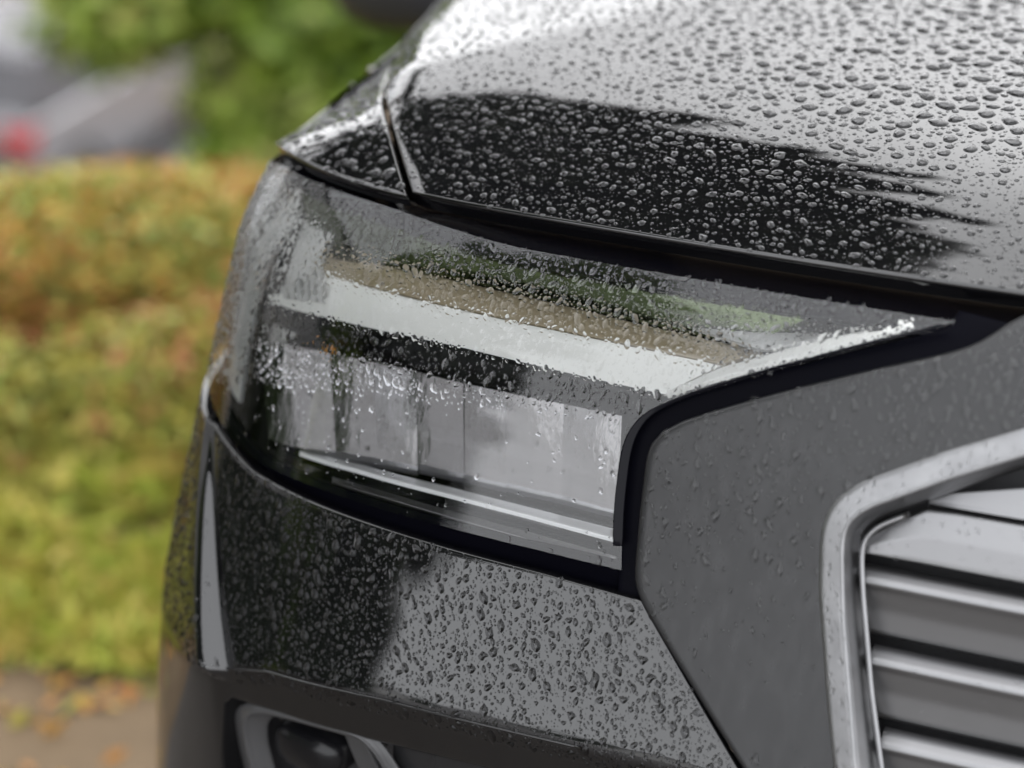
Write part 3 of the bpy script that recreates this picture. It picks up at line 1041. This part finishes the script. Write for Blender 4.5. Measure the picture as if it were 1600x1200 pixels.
def house(name, label, c, yaw, wd, dp, eave, ridge, wallm, win, group=None):
    """gabled house: front faces local -y; windows are (x, z, w, h)"""
    root = root_empty(name, tuple(c))
    tag(root, label, 'house', group)
    ca, sa_ = math.cos(yaw), math.sin(yaw)
    ax = np.array([[ca, sa_, 0], [-sa_, ca, 0], [0, 0, 1.0]])
    c = np.asarray(c, float)
    def T(v): return np.asarray(v, float) @ ax + c
    V = T([(-wd / 2, -dp / 2, -1), (wd / 2, -dp / 2, -1), (wd / 2, dp / 2, -1), (-wd / 2, dp / 2, -1),
           (-wd / 2, -dp / 2, eave), (wd / 2, -dp / 2, eave), (wd / 2, dp / 2, eave), (-wd / 2, dp / 2, eave),
           (0, -dp / 2, ridge), (0, dp / 2, ridge)])
    F = [(0, 1, 5, 8, 4), (2, 3, 7, 9, 6), (1, 2, 6, 5), (3, 0, 4, 7), (4, 8, 9, 7), (8, 5, 6, 9)]
    mesh_obj('wall', V, F, wallm, root, smooth=False)
    e = .35
    k = (ridge - eave) / (wd / 2)
    rv, rf = [], []
    for sgn in (-1, 1):
        q = [(0, -dp / 2 - e, ridge + .04), (sgn * (wd / 2 + e), -dp / 2 - e, eave - k * e + .04), (sgn * (wd / 2 + e), dp / 2 + e, eave - k * e + .04), (0, dp / 2 + e, ridge + .04)]
        o_ = len(rv)
        rv += q + [(a, b, z + .16) for a, b, z in q]
        rf += [tuple(o_ + i for i in f) for f in [(0, 1, 2, 3), (4, 7, 6, 5), (0, 4, 5, 1), (1, 5, 6, 2), (2, 6, 7, 3), (3, 7, 4, 0)]]
    mesh_obj('roof', T(rv), rf, M['roof'], root, smooth=False)
    for (x, z, w_, h_) in win:
        b = [box(T((x + dx, -dp / 2 - .03, z + dz)), bw, .1, bh, ax) for dx, dz, bw, bh in
             ((-w_ / 2, 0, .09, h_ + .09), (w_ / 2, 0, .09, h_ + .09), (0, -h_ / 2, w_ - .09, .09), (0, h_ / 2, w_ - .09, .09))]
        wo = add('window', b, M['wall_white'], root)
        add('pane', [box(T((x, -dp / 2 - .012, z)), w_ - .08, .03, h_ - .08, ax)], M['pane'], wo)
    return root

W4 = [(-2.2, 1.5, 1.3, 1.3), (2.2, 1.5, 1.3, 1.3), (-1.6, 4.1, 1.1, 1.2), (1.6, 4.1, 1.1, 1.2), (0, 1.0, 1.0, 2.0)]
house('white_house', 'white rendered house beyond the parked car at the upper left', (-7.9, 23.6, -4.6), .05, 9, 7, 4.6, 7.2, M['wall_white'], W4)
house('added_pale_house', 'unseen pale house added to dim the reflection in the outer corner of the headlight', (-17.6, 3.4, 0), math.radians(78), 19, 8, 9.3, 11.5, M['wall_grey'], [(x, z, 1.3, 1.4) for x in (-5, -1.7, 1.7, 5) for z in (1.5, 4.4, 7.3)])  # out-of-view house added so the lens corner mirrors less bright sky
# houses across the way, seen only as reflections in the lamp
for i, (azd, dist, lab, wm) in enumerate([(-124, 62, 'pale gabled house farthest left among those reflected in the headlight', 'wall_white'), (-131, 64, 'grey gabled house in the middle of those reflected in the headlight', 'wall_grey'), (-138.5, 60, 'white gabled house nearest the grille in the headlight reflection', 'wall_white'), (-146, 63, 'grey gabled house past the white one in the headlight reflection', 'wall_grey')]):
    a_ = math.radians(azd)
    c = np.array([math.sin(a_) * dist, -.4 + math.cos(a_) * dist, 0])
    house('reflected_house', lab, c, math.radians(-azd) + math.pi, 7.0, 8, 3.0, 4.9, M[wm], [(-2.0, 1.5, 1.3, 1.3), (2.0, 1.5, 1.3, 1.3), (0, 1.0, 1.0, 2.0)], 'houses across the way')

for i, (azd, dist, lab) in enumerate([(-121.5, 50, 'round tree farthest left among the mirrored houses'), (-127.5, 52, 'round tree between the first two mirrored houses'), (-135, 49, 'round tree between the last mirrored houses')]):
    a_ = math.radians(azd)
    c = np.array([math.sin(a_) * dist, -.4 + math.cos(a_) * dist, 0])
    ex = [(c + np.array([0, 0, 2.6]) + rng.normal(0, .75, 3), rng.uniform(.4, .7)) for _ in range(22)]
    tree('street_tree', lab, tuple(c), tuple(c + np.array([0, 0, 3.0])), .1, 6, .9, M['leaf_dark'], .16, 70, .5, ex, 'small trees across the way')
# parked car on the lower street: seen from behind, its right tail lamp at the upper left
pc0 = at(40, 222, 16.6)
ya = math.radians(16)
pf = np.array([math.sin(ya), math.cos(ya), 0]); pr = np.array([math.cos(ya), -math.sin(ya), 0])
pbase = pc0 - pr * .74 - EZ * .82 + pf * .02
prk = root_empty('parked_car', tuple(pbase))
tag(prk, 'silver grey hatchback parked beyond the orange shrubs with a red tail lamp', 'car')
stn = [(0.00, .70, .42, .90, .86), (.06, .80, .30, .98, .90), (.5, .86, .22, 1.0, .92), (1.5, .88, .2, .98, .92), (2.8, .88, .2, .95, .90), (3.3, .87, .2, .92, .88), (3.9, .80, .24, .80, .78), (4.05, .70, .34, .66, .66)]
P_ = []
for (y, hw, zb, zt, zs) in stn:
    ring = [(-hw * .92, zb), (-hw, zb + .12), (-hw, .62), (-hw * .96, zs), (-hw * .8, zt), (0, zt + .02), (hw * .8, zt), (hw * .96, zs), (hw, .62), (hw, zb + .12), (hw * .92, zb), (0, zb - .02)]
    P_.append([pbase + pr * x + pf * y + EZ * z for x, z in ring])
P_ = np.array(P_)
nv_ = P_.shape[1]
F_ = grid_faces(len(stn), nv_, closed=True) + [tuple(range(nv_)), tuple(range((len(stn) - 1) * nv_, len(stn) * nv_))[::-1]]
mesh_obj('body', P_.reshape(-1, 3), F_, M['car_grey'], prk, angle=35)
cab = [(.12, .74, .97, .74, .98), (.45, .78, .98, .60, 1.44), (1.4, .80, .98, .62, 1.49), (2.2, .80, .97, .60, 1.42), (2.95, .78, .95, .76, .97)]
P_ = np.array([[pbase + pr * x + pf * y + EZ * z for x, z in ((-w0, z0), (-w1, z1), (0, z1 + .02), (w1, z1), (w0, z0))] for y, w0, z0, w1, z1 in cab])
F_ = grid_faces(5, 5)
mesh_obj('window', P_.reshape(-1, 3), F_, M['car_glass'], prk, angle=35)
P_ = np.array([[pbase + pr * x + pf * y + EZ * z for x, z in ((-w1, z1), (0, z1 + .025), (w1, z1))] for y, w1, z1 in ((.40, .63, 1.41), (.6, .63, 1.47), (1.4, .65, 1.51), (2.2, .62, 1.44))])
mesh_obj('roof', P_.reshape(-1, 3), grid_faces(4, 3), M['car_grey'], prk)
for sgn in (1, -1):
    P_ = []
    for y, dx in ((-.012, 0), (.03, .075), (.20, .082)):
        P_.append([pbase + pr * sgn * (.70 - .13 + .13 * (1 if y > 0 else .9) + dx) + pf * y + EZ * z for z in (.72, .78, .86, .92)])
    P_ = [[p - pr * sgn * .16 for p in P_[0]]] + P_
    mesh_obj('tail_lamp', np.array(P_).reshape(-1, 3), grid_faces(4, 4), M['red_lamp'], prk)
add('bumper', [box(pbase - pf * .04 + EZ * .48, 1.5, .16, .22, [pr, pf, EZ]), box(pbase - pf * .02 + EZ * .33, 1.45, .12, .12, [pr, pf, EZ])], M['dark_plastic'], prk)
for yw in (.72, 3.2):
    for sgn in (-1, 1):
        wo = empty('wheel', (0, 0, 0), prk); wo['_org'] = list(prk['_org'])
        wcn = pbase + pr * sgn * .80 + pf * yw + EZ * .31
        V_, F_ = lathe(wcn, pr * sgn, [(-.1, .18), (-.1, .29), (-.07, .31), (.07, .31), (.10, .29), (.10, .21), (.08, .2)], 24)
        mesh_obj('tyre', V_, F_, M['tyre'], wo)
        V_, F_ = lathe(wcn, pr * sgn, [(.08, .2), (.06, .14), (.07, .03), (.075, .002)], 24)
        mesh_obj('rim', V_, F_, M['rim'], wo)

# tree whose boughs hang over the bonnet (it shows as the dark reflection there)
ex = []
for _ in range(230):
    d = rng.normal(size=3); d /= np.linalg.norm(d)
    ex.append((np.array([-1.65, 3.1, 6.4]) + d * np.array([1.4, 2.2, 1.5]) * rng.uniform(.2, 1) ** .5, rng.uniform(.22, .42)))
for _ in range(90):
    d = rng.normal(size=3); d /= np.linalg.norm(d)
    ex.append((np.array([-2.5, 3.4, 5.2]) + d * np.array([.9, 1.6, 1.3]) * rng.uniform(.2, 1) ** .5, rng.uniform(.2, .4)))
    ex.append((np.array([-1.2, 1.5, 6.6]) + d * np.array([1.2, .8, 1.2]) * rng.uniform(.2, 1) ** .5, rng.uniform(.2, .4)))
for (a0, a1) in [((-.5, 3.2, 6.2), (.42, 2.5, 5.9)), ((-.6, 3.5, 5.7), (.22, 2.9, 5.1)), ((-.6, 3.9, 5.4), (.02, 3.5, 4.9)), ((-.5, 2.6, 6.6), (.35, 1.9, 6.2)), ((-.7, 2.9, 6.0), (.30, 2.3, 5.5)), ((-.9, 2.3, 6.4), (0, 1.7, 6.0))]:
    for t in np.linspace(0, 1, 12):
        p = np.array(a0) * (1 - t) + np.array(a1) * t
        ex.append((p + rng.normal(0, .05, 3), .26 * (1 - t) + .06))
for _ in range(16):
    t0 = rng.uniform(0, 1)
    a0 = np.array([-.75, 3.7 - 1.7 * t0, 5.5 + 1.1 * t0]) + rng.normal(0, .15, 3)
    a1 = a0 + np.array([rng.uniform(.7, 1.25), -.65, -.35]) * rng.uniform(.7, 1.1)
    for t in np.linspace(0, 1, 10):
        ex.append((a0 * (1 - t) + a1 * t + rng.normal(0, .03, 3), .13 * (1 - t) + .035))
tb_ = np.array([-3.5, 4.7, 0]); tb_[2] = ground_z(tb_[0], tb_[1])
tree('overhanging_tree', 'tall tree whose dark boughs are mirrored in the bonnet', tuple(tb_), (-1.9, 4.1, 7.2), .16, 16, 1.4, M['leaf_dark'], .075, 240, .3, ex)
# dense trees to the left and behind the camera: the dark reflection in the bumper and lamp
for i, (bx_, by_, ht, lab) in enumerate([(-5.9, -2.0, 12.5, 'tallest green tree mirrored in the middle of the headlight lens'), (-5.4, -2.85, 10.5, 'dark tree mirrored next to the ragged edge of the bumper reflection'), (-5.05, -3.12, 8.0, 'nearest dark tree mirrored at the ragged edge of the bumper reflection')]):
    ex = []
    for _ in range(190):
        d = rng.normal(size=3); d /= np.linalg.norm(d)
        q = np.array([bx_, by_, ht * .5]) + d * np.array([.85, .85, ht * .52]) * rng.uniform(.1, 1) ** .4
        ex.append((q, rng.uniform(.3, .5)))
    if i == 2:
        ex = [(c, r) for c, r in ex if c[2] > 3.0]
        ex += [(np.array([bx_ - .15, by_ + .28, 0]) + rng.normal(0, 1, 3) * np.array([.27, .27, 0]) + EZ * rng.uniform(.5, 3.0), rng.uniform(.2, .36)) for _ in range(80)]
        for _ in range(60):
            a_ = math.radians(rng.uniform(-127.5, -119)); d_ = rng.uniform(5.5, 6.2)
            k_ = (math.degrees(a_) + 119) / -8.5
            ex.append((np.array([d_ * math.sin(a_), -.4 + d_ * math.cos(a_), rng.uniform(1.5 + .22 * k_, 3.2)]), rng.uniform(.10, .24)))
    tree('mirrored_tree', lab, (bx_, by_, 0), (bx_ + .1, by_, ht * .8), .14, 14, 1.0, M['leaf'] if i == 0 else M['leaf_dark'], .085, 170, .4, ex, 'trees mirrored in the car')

hr = root_empty('hedge', (-6.2, -.2, 0))
tag(hr, 'low clipped dark hedge mirrored along the left of the bumper', 'hedge')
n = 30000
x, y, z = rng.uniform(-.45, .45, n), rng.uniform(-2.6, 3.4, n), rng.uniform(0, 1, n) ** .7 * (.98 + .05 * np.sin(np.arange(n)))
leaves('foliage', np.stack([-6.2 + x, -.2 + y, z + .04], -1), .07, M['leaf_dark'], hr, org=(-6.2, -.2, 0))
V_, F_ = join([tube(np.array([[-6.2, yy, 0], [-6.2 + .05, yy + .03, .4], [-6.2, yy, .8]]), .02, 6) for yy in np.linspace(-2.6, 3.0, 12)])
mesh_obj('stems', V_, F_, M['bark'], hr)

# ------------------------------------------------------------------ rain
def dome_variant(nseg, rings, alpha, irr, stretch, sag, bend, seed):
    """a bead of water: unit footprint radius, y is uphill, z is off the surface"""
    r_ = np.random.default_rng(seed)
    th = np.linspace(0, 2 * np.pi, nseg, endpoint=False)
    rad = np.ones(nseg)
    for k in (2, 3, 4, 5):
        rad += irr / k ** .6 * r_.normal() * np.cos(k * th + r_.uniform(0, 6.28))
    rad = np.clip(rad, .45, 1.7)
    a = math.radians(alpha)
    V = []
    for i in range(rings):
        q = a * (1 - i / rings)
        rr = math.sin(q) / math.sin(a); z = (math.cos(q) - math.cos(a)) / math.sin(a)
        bl_ = rad * (1 - i / rings) + 1.0 * (i / rings)
        x = rr * bl_ * np.cos(th); y = rr * bl_ * np.sin(th) * stretch
        y = y - sag * z * stretch
        x = x + bend * (y / stretch) ** 2 * .5 + bend * y * .5
        V.append(np.stack([x, y, np.full(nseg, z)], -1))
    V.append(np.array([[0, -sag * (1 - math.cos(a)) / math.sin(a) * stretch, (1 - math.cos(a)) / math.sin(a)]]))
    V = np.concatenate(V)
    F = []
    for i in range(rings - 1):
        for j in range(nseg):
            j2 = (j + 1) % nseg
            F.append((i * nseg + j, i * nseg + j2, (i + 1) * nseg + j2, (i + 1) * nseg + j))
    for j in range(nseg):
        F.append(((rings - 1) * nseg + j, (rings - 1) * nseg + (j + 1) % nseg, rings * nseg))
    return V, F


def place(P, n, r_fn, gap=1.0, weight=None, scale=None):
    """beads on a grid surface: big ones first, none overlapping"""
    c = P[:-1, :-1], P[1:, :-1], P[:-1, 1:], P[1:, 1:]
    area = np.linalg.norm(np.cross(c[1] - c[0], c[2] - c[0]), axis=-1)
    mid = (c[0] + c[3]) / 2
    q = proj(mid)
    vis = (q[..., 0] > -60) & (q[..., 0] < 1750) & (q[..., 1] > -170) & (q[..., 1] < 1300)
    wgt = area * vis
    if weight is not None: wgt = wgt * weight[:-1, :-1]
    wgt = wgt.ravel() / wgt.sum()
    cell = rng.choice(len(wgt), n, p=wgt)
    i, j = np.divmod(cell, P.shape[1] - 1)
    a, b = rng.uniform(0, 1, (2, n))
    a_, b_ = a[:, None], b[:, None]
    pos = P[i, j] * (1 - a_) * (1 - b_) + P[i + 1, j] * a_ * (1 - b_) + P[i, j + 1] * (1 - a_) * b_ + P[i + 1, j + 1] * a_ * b_
    GN = grid_normals(P)
    if ((GN * (CAM - P)).sum(-1).mean()) < 0: GN = -GN
    nor = GN[i, j]
    r = r_fn(n)
    if scale is not None: r = r * scale[i, j]
    od = np.argsort(-r)
    r, pos, nor = r[od], pos[od], nor[od]
    keep = []
    cs_ = 2.2 * r[0] * gap
    cs_ = min(cs_, .008)
    H = {}
    for k in range(n):
        p = pos[k]
        key = tuple((p / cs_).astype(int))
        rk = r[k]
        m_ = int(math.ceil((rk + r[0]) * gap / cs_)) if k < 4000 and False else 1
        ok = True
        for dx in (-1, 0, 1):
            for dy in (-1, 0, 1):
                for dz in (-1, 0, 1):
                    for (pp, rp) in H.get((key[0] + dx, key[1] + dy, key[2] + dz), ()):
                        e = pp - p
                        if e @ e < ((rp + rk) * gap) ** 2:
                            ok = False; break
                    if not ok: break
                if not ok: break
            if not ok: break
        if ok:
            H.setdefault(key, []).append((p, rk)); keep.append(k)
    keep = np.array(keep)
    return pos[keep], nor[keep], r[keep]


def frames(nor):
    upv = np.broadcast_to(EZ, nor.shape)
    B = upv - nor * (nor @ EZ)[:, None]
    B /= np.linalg.norm(B, axis=1, keepdims=True) + 1e-9
    T = np.cross(B, nor)
    return T, B


RAIN = []                                         # (panel key, pos, nor, r, rotation, style)
def rain(key, P, n, r_fn, gap, style, weight=None, scale=None):
    pos, nor, r = place(P, n, r_fn, gap, weight, scale)
    RAIN.append((key, pos, nor, r, style))


def logn(med, sg, lo, hi): return lambda n: np.clip(np.exp(rng.normal(math.log(med), sg, n)), lo, hi)

qh = proj(HOOD)
sch = .66 + .66 * sm((qh[..., 0] - 750) / 600) * sm((330 - qh[..., 1]) / 160)
whd = np.ones(HOOD.shape[:2])
rain('hood', HOOD, 66000, logn(.00072, .80, .00036, .0042), 1.2, 'round', weight=whd, scale=sch)
rain('fender', FEN, 2600, logn(.0013, .55, .0004, .0045), 1.1, 'round')
wl = np.ones(LENS.shape[:2])
ql = proj(LENS)
wl *= np.where(ql[..., 1] < 470 + (ql[..., 0] - 600) * .2, 2.2, 1.0)
wl *= np.where(ql[..., 1] > 660 + (ql[..., 0] - 970) * .1, .05, 1.0)
rain('lens', LENS, 16000, logn(.00078, .5, .0003, .0028), 1.05, 'run', wl)
_sc = np.interp(BM[..., 1], [-.14, -.107, -.008, .02], [.314, .33, .372, .38])
wb = 1 - .97 * ((BM[..., 0] > _sc - .009) & (BM[..., 0] < _sc + .018))
if np.linalg.norm(BUMP[0, 0] - Pb[0, 0]) > 1e-6: wb = wb[::-1]
rain('bumper', BUMP, 21000, logn(.00066, .60, .0003, .0033), 1.10, 'run', wb)
wt = sm((proj(TRIM)[..., 1] - 1150) / -500) ** 2 + .02
rain('trim', TRIM, 1900, logn(.0010, .6, .0003, .0032), 1.25, 'flat', wt)

rain('surround', GRID['surround'], 420, logn(.0008, .5, .0003, .0020), 1.3, 'flat')
for yt_, n_ in ((797, 90), (882, 50), (1009, 50), (1139, 30)):
    rain('slat', GRID['slat%d' % yt_], n_, logn(.0008, .45, .0004, .0018), 1.3, 'flat')

STY = {'round': [dome_variant(10, 3, 50, .13, 1.0 + .09 * (k % 6), .12, .1 * (k % 3), k) for k in range(14)],
       'run': [dome_variant(10, 3, 50, .22, 1.0 + .12 * (k % 7), .35, (.35 * ((k % 3) - 1)) + .15, 40 + k) for k in range(16)],
       'flat': [dome_variant(10, 3, 36, .22, 1.1 + .1 * (k % 5), .3, .15 * ((k % 3) - 1), 90 + k) for k in range(10)]}
HI = {'round': [dome_variant(22, 6, 50, .13, 1.0 + .09 * (k % 6), .12, .1 * (k % 3), k) for k in range(14)],
      'run': [dome_variant(22, 6, 50, .22, 1.0 + .12 * (k % 7), .35, (.35 * ((k % 3) - 1)) + .15, 40 + k) for k in range(16)],
      'flat': [dome_variant(22, 6, 36, .22, 1.1 + .1 * (k % 5), .3, .15 * ((k % 3) - 1), 90 + k) for k in range(10)]}
LAB = {'hood': ('clear round raindrop beaded on the wet dark bonnet', 'raindrops beaded on the bonnet'),
       'fender': ('clear raindrop beaded on the curved fender above the headlight', 'raindrops beaded on the fender'),
       'lens': ('clear raindrop clinging to the sloping headlight lens', 'raindrops on the headlight lens'),
       'bumper': ('irregular raindrop running down the glossy dark bumper', 'raindrops on the bumper'),
       'surround': ('small raindrop on the silver grille surround', 'raindrops on the grille surround'), 'slat': ('small raindrop on a grille slat', 'raindrops on the grille slats'),
       'trim': ('flat raindrop on the satin grey trim beside the grille', 'raindrops on the grey trim')}
SURF = {'surround': 'silver grille surround', 'slat': 'grille slats', 'hood': 'bonnet', 'fender': 'fender', 'lens': 'headlight lens', 'bumper': 'bumper', 'trim': 'grey front trim'}
allpx = []
for k, (key, pos, nor, r, style) in enumerate(RAIN):
    q = proj(pos)
    inside = (q[:, 0] > 0) & (q[:, 0] < 1600) & (q[:, 1] > 0) & (q[:, 1] < 1200)
    face = (nor * (CAM - pos)).sum(1) > 0
    allpx.append(np.where(inside & face, r / q[:, 2], 0))
cut = np.sort(np.concatenate(allpx))[::-1][300]
MESHES = {}
for k, (key, pos, nor, r, style) in enumerate(RAIN):
    T, B = frames(nor)
    n = len(r)
    var_ = rng.integers(0, len(STY[style]), n)
    rot = rng.normal(1.57, .7, n) if style == 'round' else rng.normal(.15, .35, n)
    cr, sr = np.cos(rot)[:, None], np.sin(rot)[:, None]
    if style == 'round' :
        # oval along the slope a little
        pass
    T2, B2 = T * cr + B * sr, -T * sr + B * cr
    hsc = rng.uniform(.8, 1.1, n)
    big = allpx[k] > cut
    VV, FF, o_ = [], [], 0
    for i in np.nonzero(~big)[0]:
        v, f = STY[style][var_[i]]
        W_ = pos[i] - nor[i] * .00004 + r[i] * (v[:, :1] * T2[i] + v[:, 1:2] * B2[i] + v[:, 2:3] * hsc[i] * nor[i])
        VV.append(W_); FF.append((o_, var_[i])); o_ += len(v)
    # fast assembly
    loops, starts, tot = [], [], []
    V_all = np.concatenate(VV)
    me = bpy.data.meshes.new('rain_beading')
    fl = []
    flat = {}
    for vi, (v, f) in enumerate(STY[style]):
        flat[vi] = [np.array([x for x in f if len(x) == 4]), np.array([x for x in f if len(x) == 3])]
    q4 = np.concatenate([flat[vi][0] + o for o, vi in FF]); q3 = np.concatenate([flat[vi][1] + o for o, vi in FF])
    lv = np.concatenate([q4.ravel(), q3.ravel()])
    ls = np.concatenate([np.arange(len(q4)) * 4, len(q4) * 4 + np.arange(len(q3)) * 3])
    me.vertices.add(len(V_all)); me.vertices.foreach_set('co', V_all.ravel())
    me.loops.add(len(lv)); me.loops.foreach_set('vertex_index', lv.astype(np.int32))
    me.polygons.add(len(ls)); me.polygons.foreach_set('loop_start', ls.astype(np.int32))
    me.polygons.foreach_set('use_smooth', np.ones(len(ls), bool))
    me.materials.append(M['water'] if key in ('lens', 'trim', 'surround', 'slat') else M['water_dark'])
    me.update(calc_edges=True)
    o = bpy.data.objects.new('rain_beading', me)
    COL.objects.link(o)
    tag(o, 'fine clear rain beading scattered over the wet ' + SURF[key], kind='stuff')
    for i in np.nonzero(big)[0]:
        vk = (style, int(var_[i]), key in ('lens', 'trim', 'surround', 'slat'))
        if vk not in MESHES:
            v, f = HI[style][var_[i]]
            m_ = bpy.data.meshes.new('raindrop')
            m_.from_pydata(v.tolist(), [], f)
            m_.polygons.foreach_set('use_smooth', [True] * len(f))
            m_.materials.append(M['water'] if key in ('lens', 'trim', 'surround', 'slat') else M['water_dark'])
            MESHES[vk] = m_
        d = bpy.data.objects.new('raindrop', MESHES[vk])
        R_ = np.eye(4)
        R_[:3, 0] = T2[i] * r[i]; R_[:3, 1] = B2[i] * r[i]; R_[:3, 2] = nor[i] * r[i] * hsc[i]
        R_[:3, 3] = pos[i] - nor[i] * .00004
        d.matrix_world = Matrix(R_.tolist())
        COL.objects.link(d)
        lab, grp = LAB[key]
        if key == 'hood':
            qx, qy = proj(pos[i])[:2]
            big_ = 'large' if r[i] > .0032 else 'medium'
            if qy > 300: lab, grp = big_ + ' bright raindrop near the front lip of the bonnet above the headlight', 'raindrops along the bonnet lip'
            elif qy < 90: lab, grp = big_ + ' blurred dark raindrop on the far bright part of the bonnet', 'raindrops far back on the bonnet'
            elif qx < 1180 and qy > 170: lab, grp = big_ + ' bright raindrop on the dark tree reflection in the bonnet', 'raindrops on the tree reflection'
            else: lab, grp = big_ + ' dark raindrop on the bright sky reflection in the bonnet', 'raindrops on the sky reflection'
        tag(d, lab, 'raindrop', grp)
for o in bpy.data.objects:
    if '_org' in o: del o['_org']
